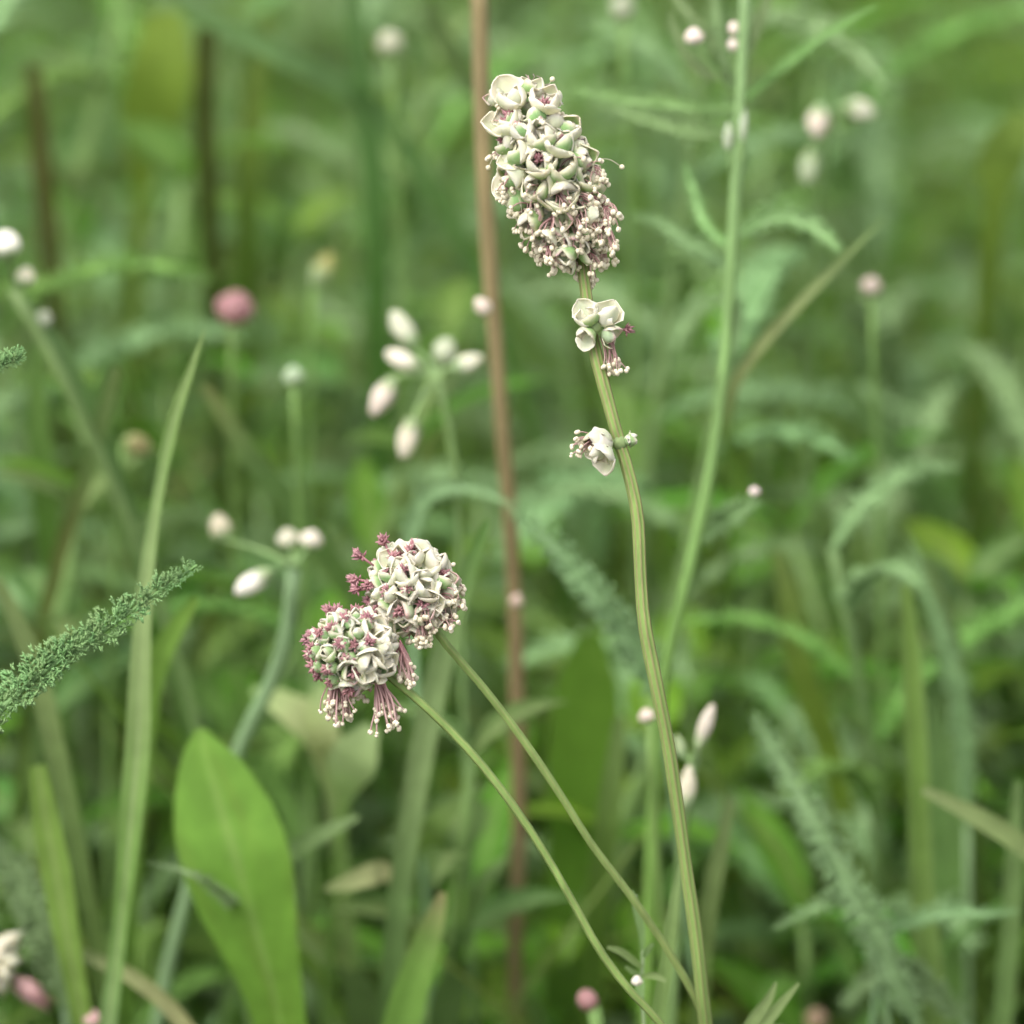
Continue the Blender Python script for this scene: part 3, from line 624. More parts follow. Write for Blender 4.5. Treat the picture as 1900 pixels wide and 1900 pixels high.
grass_blade("green oval leaf blade under the sharp feathery leaf", [(365, 1110), (330, 1160), (300, 1210), (280, 1260), (270, 1320)], [16, 40, 52, 48], [0.585, 0.59, 0.60], [(0.22, 0.33, 0.09), (0.22, 0.34, 0.09)], fold=0.3)
grass_blade("curved tan dry stem lying under the bright green blade", [(150, 1768), (190, 1785), (235, 1805), (285, 1840), (335, 1890), (370, 1940)], [24, 28, 30, 30, 30], [0.585, 0.585, 0.58], [(0.33, 0.38, 0.24), (0.40, 0.38, 0.26), (0.40, 0.37, 0.25)], fold=0.6, name="dry_grass", cat="dry grass")
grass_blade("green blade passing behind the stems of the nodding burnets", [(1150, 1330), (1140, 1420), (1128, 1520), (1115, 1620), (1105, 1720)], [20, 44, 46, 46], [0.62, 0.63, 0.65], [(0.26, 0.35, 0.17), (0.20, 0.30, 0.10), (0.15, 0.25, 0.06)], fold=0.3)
grass_blade("wide mid green leaf between the nodding stems and the tall stalk", [(1095, 1175), (1090, 1250), (1085, 1340), (1078, 1440), (1070, 1540)], [40, 110, 125, 120, 100], [0.66, 0.67, 0.68], [(0.19, 0.31, 0.06), (0.20, 0.33, 0.06), (0.17, 0.29, 0.05)], fold=0.15, name="broad_leaf", cat="leaf")
grass_blade("pale green blade close against the foot of the tall burnet stalk", [(1262, 1600), (1250, 1680), (1240, 1760), (1228, 1840), (1218, 1920)], [10, 24, 26, 26], [0.535, 0.535, 0.535], [(0.30, 0.37, 0.21), (0.27, 0.34, 0.16), (0.24, 0.32, 0.14)], fold=0.4)
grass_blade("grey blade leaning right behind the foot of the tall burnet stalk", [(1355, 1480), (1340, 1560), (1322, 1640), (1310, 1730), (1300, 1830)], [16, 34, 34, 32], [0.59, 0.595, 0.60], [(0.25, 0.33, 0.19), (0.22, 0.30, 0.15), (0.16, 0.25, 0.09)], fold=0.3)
grass_blade("yellow-green blade hanging in the right meadow by the dark gap", [(1440, 1020), (1462, 1110), (1475, 1200), (1500, 1290), (1535, 1380), (1560, 1480)], [18, 44, 50, 46, 42], [0.66, 0.67, 0.68], [(0.25, 0.33, 0.14), (0.21, 0.32, 0.07), (0.18, 0.29, 0.05)], fold=0.25)
grass_blade("grey-green arching blade under the dark gap in the right meadow", [(1665, 965), (1700, 1030), (1735, 1100), (1760, 1190), (1775, 1300)], [16, 34, 42, 44], [0.64, 0.645, 0.66], [(0.18, 0.29, 0.11), (0.22, 0.31, 0.17), (0.18, 0.27, 0.12)], fold=0.3)
grass_blade("upright grey blade at the meadow's edge beside the arching pale blade", [(1888, 1450), (1882, 1560), (1878, 1680), (1868, 1800), (1860, 1900)], [16, 34, 36, 36], [0.60, 0.605, 0.61], [(0.22, 0.31, 0.16), (0.2, 0.3, 0.14)], fold=0.3)
grass_blade("hazy grey blade falling right through the far meadow", [(1560, 700), (1620, 790), (1670, 850), (1720, 920), (1780, 1040)], [20, 46, 48, 42], [0.70, 0.71, 0.73], [(0.18, 0.27, 0.13), (0.16, 0.25, 0.12), (0.12, 0.2, 0.06)], fold=0.3)

def tube_thing(name, label, cat, xy, d, rpx, cols, ridge=None, extra=None, group=None):
    pts = rooted(track(xy, d)); o = pts[-1]; t = thing(name, label, cat, o, group)
    dm = pw(d, 0.5); mb = MB(); cols = [tuple(x * 0.86 for x in q) for q in cols]; ridge = [tuple(x * 0.86 for x in q) for q in ridge] if ridge else None
    mb.tube(spline(pts, 70), [W(x, dm) for x in rpx], cols, n=14, ridges=4 if ridge else 0, ridge_col=ridge)
    part(mb, "stem", t, M_STEM); return t
KEEP = []
def bud(root, c, d, L, r, green, pale, name="bud", gfrac=0.45, lobes=5):
    """a closed flower bud: calyx below, petal tips above"""
    q_ = proj(c + d.normalized() * L * 0.5); KEEP.append((q_[0], q_[1], r / (S * q_[2] / FD) * 1.1 + 12, q_[2]))
    d = d.normalized(); x = d.orthogonal().normalized(); y = d.cross(x); green = tuple(x * 0.86 for x in green); pale = tuple(x * 0.86 for x in pale); mb = MB(); vs = []; cs = []; fs = []; n = 15; m = 10
    for i in range(m):
        t = i / (m - 1); rr = r * math.sin(math.pi * min(1, 0.06 + 0.90 * t ** 0.9)) ** 0.65
        for k in range(n):
            a = 2 * math.pi * k / n; q = rr * (1 + 0.10 * math.cos(a * lobes) + 0.10 * math.sin(a * 2 + t * 5 + L * 9e4) + 0.06 * math.sin(t * 9 + a * 3))
            vs.append(c + d * (L * t) + (x * math.cos(a) + y * math.sin(a)) * q); cs.append(mixc(green, pale, smooth(gfrac - 0.12, gfrac + 0.12, t + 0.08 * math.cos(a * lobes))))
    for i in range(m - 1):
        for k in range(n): fs.append((i * n + k, i * n + (k + 1) % n, (i + 1) * n + (k + 1) % n, (i + 1) * n + k))
    vs += [c, c + d * L]; cs += [green, pale]
    for k in range(n): fs += [(m * n, (k + 1) % n, k), (m * n + 1, (m - 1) * n + k, (m - 1) * n + (k + 1) % n)]
    mb.add(vs, fs, cs); return part(mb, name, root, M_SEPAL)
def stalk(root, pts, r, cols, name="stalk"):
    mb = MB(); mb.tube(spline(pts, 14), r, cols, n=8); return part(mb, name, root, M_STEM)
def side_leaf(root, xy, widths, d, cols, fold=0.25, name="leaf", mid=None, face=TOCAM):
    pts = track(xy, d); c = spline(pts, 24); dm = pw(d, 0.5); mb = MB()
    mb.blade(c, [W(x, dm) / 2 for x in widths], cols, face, fold, 0, nv=5, mid=mid); return part(mb, name, root, M_LEAF)
def side_feather(root, xy, wpx, d, pairs, seed, cola=GGR, colb=(0.25, 0.33, 0.2), name="leaf", dens=4):
    cola = tuple(x * 1.05 for x in cola); colb = tuple(x * 1.0 for x in colb); wpx = wpx * 1.4; d = [x + 0.01 for x in d]
    pts = track(xy, d); c = spline(pts, 30); mb = MB(); feather_into(mb, c, W(wpx, pw(d, 0.5)), pairs, seed, cola, colb, dens=dens); return part(mb, name, root, M_FEATHER)

# thick brown stem behind the tall burnet
TBR = tube_thing("tall_stem", "thick smooth brown and olive stem rising behind the tall burnet head", "stem", [(888, -60), (891, 60), (894, 200), (900, 350), (908, 480), (920, 640), (932, 800), (944, 930), (953, 1080), (958, 1240), (962, 1400), (962, 1600), (956, 1760), (956, 1900)],
    [0.59, 0.60, 0.615, 0.64, 0.67], [16.5, 16, 15.5, 15, 14.5, 14, 14, 14], [(0.30, 0.23, 0.115), (0.30, 0.22, 0.115), (0.29, 0.19, 0.115), (0.22, 0.17, 0.08), (0.17, 0.18, 0.06), (0.15, 0.17, 0.05), (0.13, 0.16, 0.05)], ridge=[(0.34, 0.24, 0.16), (0.33, 0.24, 0.14), (0.33, 0.22, 0.14), (0.24, 0.17, 0.09), (0.18, 0.16, 0.06), (0.15, 0.15, 0.05)])
bud(TBR, P(908, 582, 0.578), (RT * -0.7 + UP * 0.8), W(38, .575), W(15, .575), (0.3, 0.36, 0.22), (0.68, 0.56, 0.48), gfrac=0.1)
bud(TBR, P(958, 1126, 0.596), (UP + TOCAM * 0.4), W(26, .59), W(13, .59), (0.32, 0.34, 0.2), (0.60, 0.46, 0.38), gfrac=0.2)
# feathery leaf crossing it
def feather_thing(label, xy, wpx, d, pairs, seed, cola=GGR, colb=(0.25, 0.33, 0.2), root=True, dens=5):
    cola = tuple(x * 1.05 for x in cola); colb = tuple(x * 1.0 for x in colb); wpx = wpx * 0.95
    for q_, (x_, y_) in enumerate(xy): KEEPB.append((x_, y_, wpx * 0.6, near(pw(d, q_ / (len(xy) - 1)))))
    vis = track(xy, d); o = vis[-1].copy(); t = thing("yarrow_leaf", label, "leaf", Vector((o.x, o.y, 0)))
    mb = MB(); c = spline(vis, 36); feather_into(mb, list(reversed(c)), W(wpx, pw(d, 0.5)), pairs, seed, cola, colb, dens=dens); part(mb, "leaflet_plume", t, M_FEATHER)
    mb = MB(); mb.tube(spline(rooted(vis, 0.12)[-3:], 14), [W(6, pw(d, 1.0)), W(8, pw(d, 1.0))], cola, n=7); part(mb, "leaf_stalk", t, M_STEM)
    return t
feather_thing("grey feathery leaf sloping down right from the thick brown stem", [(945, 945), (1000, 985), (1060, 1050), (1110, 1110), (1160, 1170), (1200, 1240), (1230, 1320)], 38, [0.585, 0.59, 0.60], 40, 31, (0.17, 0.26, 0.14), (0.29, 0.37, 0.25))
feather_thing("pale feathery leaf bending over left of the thick brown stem", [(960, 945), (900, 915), (840, 905), (790, 925), (765, 985), (760, 1060), (765, 1130)], 24, [0.61, 0.615, 0.62], 34, 32, (0.18, 0.27, 0.15), (0.29, 0.37, 0.25))
feather_thing("long pale feathery leaf slanting up left in the right-hand meadow", [(1398, 1318), (1440, 1400), (1480, 1470), (1520, 1545), (1560, 1620), (1600, 1690), (1640, 1770), (1680, 1850), (1710, 1920)], 40, [0.583, 0.585, 0.59, 0.60], 54, 33, (0.18, 0.26, 0.14), (0.29, 0.37, 0.25))
feather_thing("short drooping grey leaf left of the crossing of feathery leaves", [(1432, 1725), (1480, 1700), (1530, 1675), (1580, 1672), (1625, 1710), (1640, 1780)], 22, [0.585, 0.59, 0.60], 30, 34, (0.17, 0.25, 0.13), (0.27, 0.36, 0.22))
feather_thing("level grey leaf reaching right from the crossing of feathery leaves", [(1890, 1690), (1830, 1695), (1770, 1690), (1700, 1705), (1650, 1725), (1630, 1790)], 22, [0.59, 0.595, 0.605], 32, 35, (0.16, 0.24, 0.13), (0.26, 0.35, 0.22))
feather_thing("grey feathery leaf fanning beneath the crossing of feathery leaves", [(1560, 1870), (1600, 1830), (1650, 1790), (1720, 1830), (1790, 1900)], 34, [0.60, 0.60, 0.61], 34, 36, (0.16, 0.24, 0.13), (0.25, 0.34, 0.2))
feather_thing("faint feathery leaf with frilled edge below the arching grey blade", [(1690, 1000), (1720, 1100), (1750, 1180), (1775, 1280), (1790, 1400), (1795, 1520)], 28, [0.63, 0.635, 0.65], 40, 37, (0.18, 0.26, 0.14), (0.28, 0.36, 0.22))
feather_thing("low grey feathery leaf beside the white-and-pink clover", [(-20, 1560), (30, 1620), (70, 1700), (100, 1780), (120, 1870)], 46, [0.60, 0.605, 0.61], 34, 38, (0.17, 0.25, 0.14), (0.27, 0.35, 0.22))
feather_thing("curling grey feathery leaf in front of the broad lance leaf's edge", [(270, 1600), (320, 1610), (360, 1622), (400, 1650), (440, 1685), (460, 1740)], 18, [0.572, 0.572, 0.60], 30, 39, (0.2, 0.28, 0.16), (0.34, 0.40, 0.29))

# leafy yarrow at the right of the tall burnet
TY = tube_thing("leafy_yarrow", "bright green leafy yarrow stem standing right of the tall burnet", "plant", [(1385, -60), (1380, 60), (1374, 190), (1366, 330), (1358, 470), (1350, 600), (1332, 780), (1310, 920), (1290, 1010), (1265, 1110), (1240, 1220), (1222, 1330), (1215, 1450)],
    [0.572, 0.575, 0.58, 0.585, 0.60], [11, 11.5, 12, 12, 12.5, 13, 13, 13, 13], [(0.22, 0.31, 0.15), (0.2, 0.31, 0.10), (0.22, 0.34, 0.08), (0.24, 0.37, 0.08), (0.23, 0.35, 0.08), (0.18, 0.28, 0.06)])
side_feather(TY, [(1372, 195), (1420, 150), (1475, 105), (1540, 58), (1590, 28), (1632, 8)], 13, [0.577, 0.57, 0.565], 34, 41, (0.17, 0.27, 0.10), (0.26, 0.36, 0.17), dens=2)
side_feather(TY, [(1362, 445), (1400, 415), (1450, 400), (1500, 415), (1535, 440), (1560, 470)], 20, [0.58, 0.575, 0.57], 28, 42, (0.19, 0.28, 0.13), (0.30, 0.38, 0.23), dens=3)
side_feather(TY, [(1372, 200), (1300, 200), (1230, 190), (1150, 182), (1090, 172), (1045, 170)], 16, [0.577, 0.58, 0.585], 34, 43, (0.16, 0.26, 0.10), (0.24, 0.33, 0.17), dens=3)
side_feather(TY, [(1370, 250), (1290, 245), (1210, 225), (1140, 200), (1085, 190)], 18, [0.585, 0.60, 0.61], 26, 44, (0.15, 0.24, 0.11), (0.23, 0.32, 0.18), dens=3)
side_feather(TY, [(1292, 1005), (1330, 975), (1370, 945), (1410, 925)], 20, [0.58, 0.575, 0.57], 22, 45, (0.18, 0.27, 0.13), (0.29, 0.37, 0.23), dens=3)
side_feather(TY, [(1360, 460), (1310, 420), (1285, 350), (1270, 300)], 14, [0.58, 0.585, 0.59], 20, 46, dens=3)
side_feather(TY, [(1356, 500), (1310, 470), (1260, 440), (1220, 410), (1170, 400)], 18, [0.585, 0.60, 0.61], 22, 47, (0.14, 0.22, 0.11), (0.22, 0.3, 0.17), dens=3)
for q, xyw in enumerate([[(1370, 160), (1330, 90), (1290, 40), (1250, -10), (1225, -60)], [(1378, 120), (1400, 60), (1420, 10), (1440, -50)], [(1374, 175), (1345, 110), (1330, 40), (1322, -40)], [(1372, 150), (1300, 130), (1262, 80), (1240, 20)]]):
    side_feather(TY, xyw, 12, [0.577, 0.572, 0.57], 26, 50 + q, (0.21, 0.29, 0.15), (0.34, 0.40, 0.27), dens=3)
for (x, y, L_, r_) in [(1287, 84, 32, 16), (1361, 66, 26, 10), (1360, 96, 24, 10), (1378, 262, 60, 8), (1350, 278, 50, 9)]:
    stalk(TY, [P(lerp(1377, x, 0.05), y + (110 if y < 150 else 60), 0.567), P(lerp(1377, x, 0.6), y + 45, 0.565), P(x, y, 0.564)], W(4, .565), (0.17, 0.26, 0.10))
    bud(TY, P(x, y, 0.564), (UP + RT * 0.05), W(L_, .571), W(r_, .571), (0.42, 0.48, 0.33), (0.80, 0.66, 0.60) if y < 150 else (0.42, 0.48, 0.34), gfrac=0.15)
bud(TY, P(1400, 918, 0.562), (UP + TOCAM * 0.6), W(16, .57), W(10, .57), (0.35, 0.4, 0.25), (0.75, 0.64, 0.58), gfrac=0.1)

# mouse-ear clusters of pale buds
BUDG = (0.30, 0.40, 0.20); BUDW = (0.74, 0.68, 0.56)
def bud_cluster(label, stem_xy, d, node, buds, rpx=7, group="mouse-ear bud clusters", cols=None):
    t = tube_thing("mouse_ear", label, "wildflower", stem_xy, d, [rpx, rpx, rpx * 1.1], cols or [(0.22, 0.31, 0.13), (0.17, 0.27, 0.1), (0.14, 0.22, 0.07)], group=group)
    for (x, y, dx, dy, L_, r_, dd, pale) in buds:
        dd = near(dd); dr = (RT * dx - UP * dy).normalized(); b = P(x, y, dd) - dr * W(L_, dd) * 0.5
        n0 = P(node[0], node[1], near(d[0]))
        stalk(t, [n0, n0.lerp(b, 0.5) + UP * W(6, dd), b], W(4, dd), (0.22, 0.31, 0.14))
        bud(t, b, dr, W(L_, dd), W(r_, dd), BUDG, pale, gfrac=0.3)
    return t
bud_cluster("cluster of six pale oblong mouse-ear buds left of the thick brown stem", [(812, 700), (828, 770), (842, 850), (850, 930), (852, 1000)], [0.61, 0.615, 0.62], (812, 700),
    [(750, 612, -0.5, -0.8, 82, 20, .612, (0.56, 0.56, 0.42)), (750, 670, -0.9, -0.45, 76, 17, .61, BUDW), (825, 655, 0.3, -1, 56, 22, .62, (0.52, 0.56, 0.40)), (868, 673, 0.95, -0.35, 60, 16, .61, (0.66, 0.64, 0.50)), (711, 735, -0.5, 0.85, 84, 19, .61, (0.72, 0.62, 0.53)), (757, 812, -0.25, 1, 78, 20, .605, WHITE)])
side = bud_cluster("cluster of four pale buds beside the bright slanted bud, left of the nodding heads", [(545, 1060), (540, 1110), (530, 1180), (505, 1260), (470, 1330), (440, 1395)], [0.60, 0.605, 0.61], (550, 1050),
    [(535, 1000, -0.2, -1, 40, 19, .605, (0.60, 0.58, 0.44)), (577, 1002, 0.25, -1, 38, 20, .605, BUDW), (470, 1080, -0.85, 0.55, 78, 18, .592, (0.86, 0.82, 0.72)), (409, 978, -0.25, -1, 50, 20, .615, (0.52, 0.46, 0.34))], rpx=13, cols=[(0.22, 0.31, 0.17), (0.24, 0.33, 0.2), (0.22, 0.32, 0.16)])
bud_cluster("pair of small buds on short green shoots right of the tall burnet stalk", [(1290, 1400), (1278, 1470), (1268, 1540), (1262, 1620)], [0.575, 0.58, 0.585], (1285, 1420),
    [(1308, 1350, 0.35, -1, 92, 13, .572, (0.62, 0.56, 0.46)), (1275, 1462, 0.1, -1, 84, 15, .57, (0.60, 0.56, 0.42)), (1262, 1385, -0.3, -1, 44, 10, .575, (0.34, 0.40, 0.22))], rpx=9)
bud_cluster("pair of hazy white buds with a pale third one below in the right meadow", [(1540, 210), (1530, 290), (1520, 380), (1515, 480)], [0.66, 0.665, 0.68], (1545, 215),
    [(1518, 225, -0.1, 1, 62, 19, .655, (0.72, 0.60, 0.52)), (1595, 203, 0.9, 0.3, 58, 20, .66, (0.58, 0.58, 0.44)), (1501, 310, -0.1, 1, 66, 18, .66, (0.44, 0.52, 0.34))])
bud_cluster("white and cream round flower pair on grey leaves by the feathery tip", [(25, 540), (60, 600), (105, 680), (150, 770), (190, 850)], [0.615, 0.62, 0.63], (25, 530),
    [(12, 455, -0.2, -1, 54, 29, .605, (0.88, 0.84, 0.74)), (48, 513, 0.3, -1, 36, 17, .61, (0.74, 0.68, 0.52)), (82, 594, 0.3, -1, 36, 15, .62, (0.42, 0.46, 0.34))], rpx=10)
def lone_bud(label, x, y, dx, dy, L_, r_, d, pale, green=BUDG, gf=0.2, cat="flower bud", length=120, name="flower_bud", rpx=6):
    d = near(d); dr = (RT * dx - UP * dy).normalized(); b = P(x, y, d) - dr * W(L_, d) * 0.5
    pr = proj(b); e = P(pr[0] - dx * 20 + 5, pr[1] + length, d * 1.01)
    pts = rooted([b, b.lerp(e, 0.5), e]); t = thing(name, label, cat, pts[-1])
    mb = MB(); mb.tube(spline(pts, 30), [W(rpx, d), W(rpx * 1.2, d)], [(0.2, 0.3, 0.1), (0.14, 0.22, 0.06)], n=8); part(mb, "stem", t, M_STEM)
    bud(t, b, dr, W(L_, d), W(r_, d), green, pale, gfrac=gf, name="bud"); return t
PINK = (0.36, 0.19, 0.19)
lone_bud("single hazy rose-pink flower head above the long pale blade's tip", 437, 572, 0.2, -1, 64, 33, .66, PINK, (0.34, 0.17, 0.14), 0.15)
lone_bud("small pale green bud above the slanting grey-green blade", 545, 697, 0, -1, 36, 18, .63, (0.40, 0.48, 0.32))
lone_bud("hazy pinkish-white bud under the dry straw-coloured blade", 1617, 532, 0, -1, 38, 19, .64, (0.52, 0.44, 0.36))
lone_bud("pale cream bud in the hazy top of the meadow left of the brown stem", 724, 80, -0.1, -1, 46, 24, .70, (0.50, 0.50, 0.36))
lone_bud("dull pale bud at the meadow's top between brown stem and leafy stem", 1155, 15, 0, -1, 50, 22, .68, (0.42, 0.46, 0.32))
lone_bud("bright pinkish-white bud touching the tall burnet stalk", 1200, 1328, -0.2, -1, 26, 15, .575, (0.80, 0.66, 0.56))
lone_bud("small deep pink bud on an olive stalk below the nodding stems", 1090, 1855, -0.5, -0.6, 40, 20, .575, PINK, (0.34, 0.16, 0.14), 0.1, rpx=12)
lone_bud("dull pink and orange bud low down beside the pale cut leaf", 1515, 1892, 0.2, -1, 42, 20, .66, (0.26, 0.17, 0.12), (0.35, 0.30, 0.14), 0.3)
lone_bud("small pink bud between the two blades at the meadow's corner", 172, 1890, 0.2, -1, 34, 16, .585, (0.55, 0.34, 0.33))
lone_bud("yellowish withered bud in the dark left meadow", 600, 500, 0.5, -0.9, 70, 18, .68, (0.30, 0.30, 0.10), gf=0.5)
lone_bud("orange-brown withered bud between the crossing blades", 255, 825, 0.8, 0.3, 50, 20, .645, (0.30, 0.26, 0.12), (0.22, 0.26, 0.1))

# white-and-pink clover in the corner: a head of many narrow florets
cb = P(-36, 1775, 0.578); TC = thing("clover", "large blurred white and pink clover head in the meadow's corner", "wildflower", Vector((cb.x, cb.y, 0)))
mb = MB(); mb.tube(spline([cb, Vector((cb.x + 0.004, cb.y + 0.004, 0.12)), Vector((cb.x, cb.y, -0.004))], 20), 0.0008, (0.16, 0.25, 0.08), n=8); part(mb, "stem", TC, M_STEM)
mb = MB(); rc = random.Random(8); mb.ball(cb, W(45, .6), (0.55, 0.5, 0.38), big=True); part(mb, "flower_head", TC, M_SEPAL); hc = TC.children[-1]
for i in range(70):
    v = Vector((rc.gauss(0, 1), rc.gauss(0, 1), rc.gauss(0, 1))).normalized(); mb = MB(); L_ = W(rc.uniform(72, 96), .58)
    mb.lobe(cb + v * W(24, .58), cb + v * L_, W(15, .58), CREAM, WHITE)
    link("petal", mb.mesh("petal", M_SEPAL, TC.location), hc)
for i in range(12):
    a_ = P(15 + rc.uniform(-8, 8), 1815 + rc.uniform(-10, 14), 0.578); mb = MB()
    mb.lobe(a_, P(96 + rc.uniform(-22, 14), 1858 + rc.uniform(-22, 26), 0.578 + rc.uniform(-.003, .003)), W(9, .58), (0.45, 0.3, 0.29), (0.40, 0.19, 0.20))
    link("petal", mb.mesh("petal", M_SEPAL, TC.location), hc)
# pale oval leaves behind the lower nodding head
def oval_leaf(label, xy, widths, d, cols, mid=None, group=None, face=TOCAM):
    return grass_blade(label, xy, widths, d, cols, fold=0.15, name="oval_leaf", cat="leaf", mid=mid, group=group, face=face)
oval_leaf("cream-flushed pale leaf left of the dangling stamen bundles", [(468, 1278), (505, 1295), (545, 1318), (585, 1345), (610, 1400), (622, 1480)], [14, 52, 74, 66, 40, 20], [0.63, 0.63, 0.64], [(0.44, 0.56, 0.34), (0.74, 0.72, 0.52), (0.62, 0.64, 0.43), (0.34, 0.45, 0.22)])
oval_leaf("upright cream-flushed leaf behind the dangling stamen bundles", [(592, 1272), (598, 1320), (602, 1360), (604, 1400), (610, 1450)], [26, 54, 58, 50, 20], [0.63, 0.63, 0.64], [(0.46, 0.56, 0.34), (0.76, 0.70, 0.52), (0.50, 0.54, 0.35)])
oval_leaf("rounded pale green leaf below the dangling stamen bundles", [(690, 1348), (675, 1375), (660, 1400), (648, 1430), (640, 1480)], [30, 84, 92, 66, 20], [0.61, 0.61, 0.62], [(0.44, 0.51, 0.33), (0.48, 0.54, 0.35), (0.30, 0.40, 0.17)])
oval_leaf("pale oval leaf lying level right of the broad lance leaf", [(602, 1650), (630, 1643), (660, 1632), (690, 1622), (712, 1618), (735, 1640), (745, 1700)], [10, 38, 46, 34, 16, 12, 10], [0.60, 0.60, 0.62], [(0.44, 0.51, 0.32), (0.66, 0.60, 0.46), (0.44, 0.49, 0.28)])
oval_leaf("pale green leaf slanting between the nodding stems and grey-green blade", [(905, 1455), (860, 1480), (820, 1515), (795, 1560), (785, 1620)], [8, 40, 56, 46, 20], [0.62, 0.62, 0.64], [(0.28, 0.37, 0.2), (0.24, 0.35, 0.12), (0.16, 0.26, 0.06)])
oval_leaf("narrow pale leaf slanting up from the broad lance leaf's edge", [(665, 1515), (620, 1535), (575, 1560), (540, 1580), (515, 1620)], [10, 28, 34, 32, 24], [0.60, 0.60, 0.61], [(0.30, 0.37, 0.23), (0.27, 0.35, 0.2)])
oval_leaf("dull grey-green leaf beside the browned blade tip", [(845, 1800), (838, 1830), (828, 1870), (818, 1910)], [30, 60, 66, 50], [0.63, 0.635, 0.64], [(0.16, 0.25, 0.12), (0.15, 0.24, 0.11)])
oval_leaf("short dull green leaf below the thick brown stem's foot", [(655, 1800), (668, 1840), (675, 1880), (680, 1920)], [30, 66, 70, 50], [0.63, 0.635, 0.64], [(0.17, 0.26, 0.13), (0.15, 0.24, 0.11)])
oval_leaf("short curved grey leaf between the nodding stems and brown stem foot", [(940, 1590), (905, 1625), (885, 1660), (870, 1700)], [10, 32, 36, 20], [0.62, 0.62, 0.63], [(0.24, 0.33, 0.17), (0.2, 0.29, 0.13)])
oval_leaf("bright yellow-green leaf at the edge of the right meadow", [(1905, 215), (1880, 250), (1860, 290), (1850, 350)], [40, 90, 84, 40], [0.72, 0.72, 0.74], [(0.26, 0.38, 0.12), (0.24, 0.36, 0.08)])

# small sprig near the foot of the nodding stems
sx = [(1178, 1660), (1188, 1710), (1193, 1750), (1192, 1800), (1190, 1860), (1200, 1930)]
TS = tube_thing("bedstraw_sprig", "small sprig of narrow whorled leaves with one white bud at the nodding stems' foot", "plant", sx, [0.525, 0.525, 0.527], [3.5, 4, 4, 4.5], [(0.28, 0.36, 0.2), (0.32, 0.26, 0.16), (0.24, 0.3, 0.14)])
SPC = [(0.24, 0.33, 0.17), (0.30, 0.38, 0.23)]
for xyw, wd_ in [([(1192, 1765), (1190, 1725), (1182, 1690), (1172, 1652)], [8, 13, 16, 14, 6]), ([(1190, 1795), (1170, 1778), (1150, 1764), (1126, 1757)], [8, 13, 15, 13, 6]), ([(1194, 1775), (1202, 1762), (1212, 1750)], [8, 12, 6]),
                ([(1192, 1812), (1205, 1810), (1220, 1812), (1236, 1821)], [8, 12, 13, 6]), ([(1190, 1812), (1175, 1803), (1160, 1793)], [6, 12, 6]), ([(1190, 1815), (1188, 1835), (1192, 1850)], [8, 20, 8])]:
    side_leaf(TS, xyw, wd_, [0.525, 0.524, 0.523], SPC, fold=0.4)
bud(TS, P(1182, 1828, 0.522), (UP + TOCAM * 0.5), W(20, .52), W(10, .52), (0.5, 0.46, 0.36), (0.84, 0.78, 0.66), gfrac=0.1)
# pale cut leaf at the bottom
bx = thing("cut_leaf", "pale sharp leaf cut into narrow fingers low beside the tall stalk's foot", "leaf", Vector((P(1370, 1960, .53).x, P(1370, 1960, .53).y, 0)))
for xyw, wd_ in [([(1375, 1935), (1400, 1890), (1425, 1855), (1440, 1822)], [26, 26, 22, 16, 6]), ([(1395, 1925), (1430, 1885), (1455, 1855), (1482, 1824)], [22, 24, 20, 14, 5]), ([(1385, 1930), (1420, 1912), (1440, 1905), (1458, 1903)], [20, 18, 12, 5])]:
    side_leaf(bx, xyw, wd_, [0.53, 0.53, 0.528], [(0.27, 0.36, 0.2), (0.33, 0.42, 0.26)], fold=0.4)
stalk(bx, [P(1380, 1928, .53), Vector((P(1370, 1960, .53).x, P(1370, 1960, .53).y, 0.1)), Vector((P(1370, 1960, .53).x, P(1370, 1960, .53).y, -0.004))], 0.0007, (0.2, 0.28, 0.1), name="leaf_stalk")

# ================================================================ the meadow behind
RF = random.Random(2024)
CLEAR = 0.572
KA = np.array(KEEP + KEEPB); CAMN = np.array(CAM); AXN, UPN, RTN = np.array(AX), np.array(UP), np.array(RT)
def blocks_np(p, frac=0.0):
    """would these points stand in front of the plants one can tell apart, or too near the lens?"""
    r = p - CAMN; d = r @ AXN; d = np.maximum(d, 1e-4)
    x = 950 + (r @ RTN) * FD / (S * d); y = 950 - (r @ UPN) * FD / (S * d)
    inf = (x > -500) & (x < 2400) & (y > -400) & (y < 2300)
    if np.any(inf & (d < CLEAR)): return True
    q = inf & (d < 0.70)
    if not q.any(): return False
    hit = ((x[q, None] - KA[None, :, 0]) ** 2 + (y[q, None] - KA[None, :, 1]) ** 2 < KA[None, :, 2] ** 2) & (d[q, None] < KA[None, :, 3] + 0.004)
    return hit.any(1).sum() > frac * len(p)
def blocks(pts): return blocks_np(np.array([tuple(q) for q in pts]))
def spot(y0, y1, extra=0.10, near=1.0):
    y = y0 + (y1 - y0) * RF.random() ** near
    hw = 0.115 * (y + 0.05) + extra
    return RF.uniform(-hw, hw), y

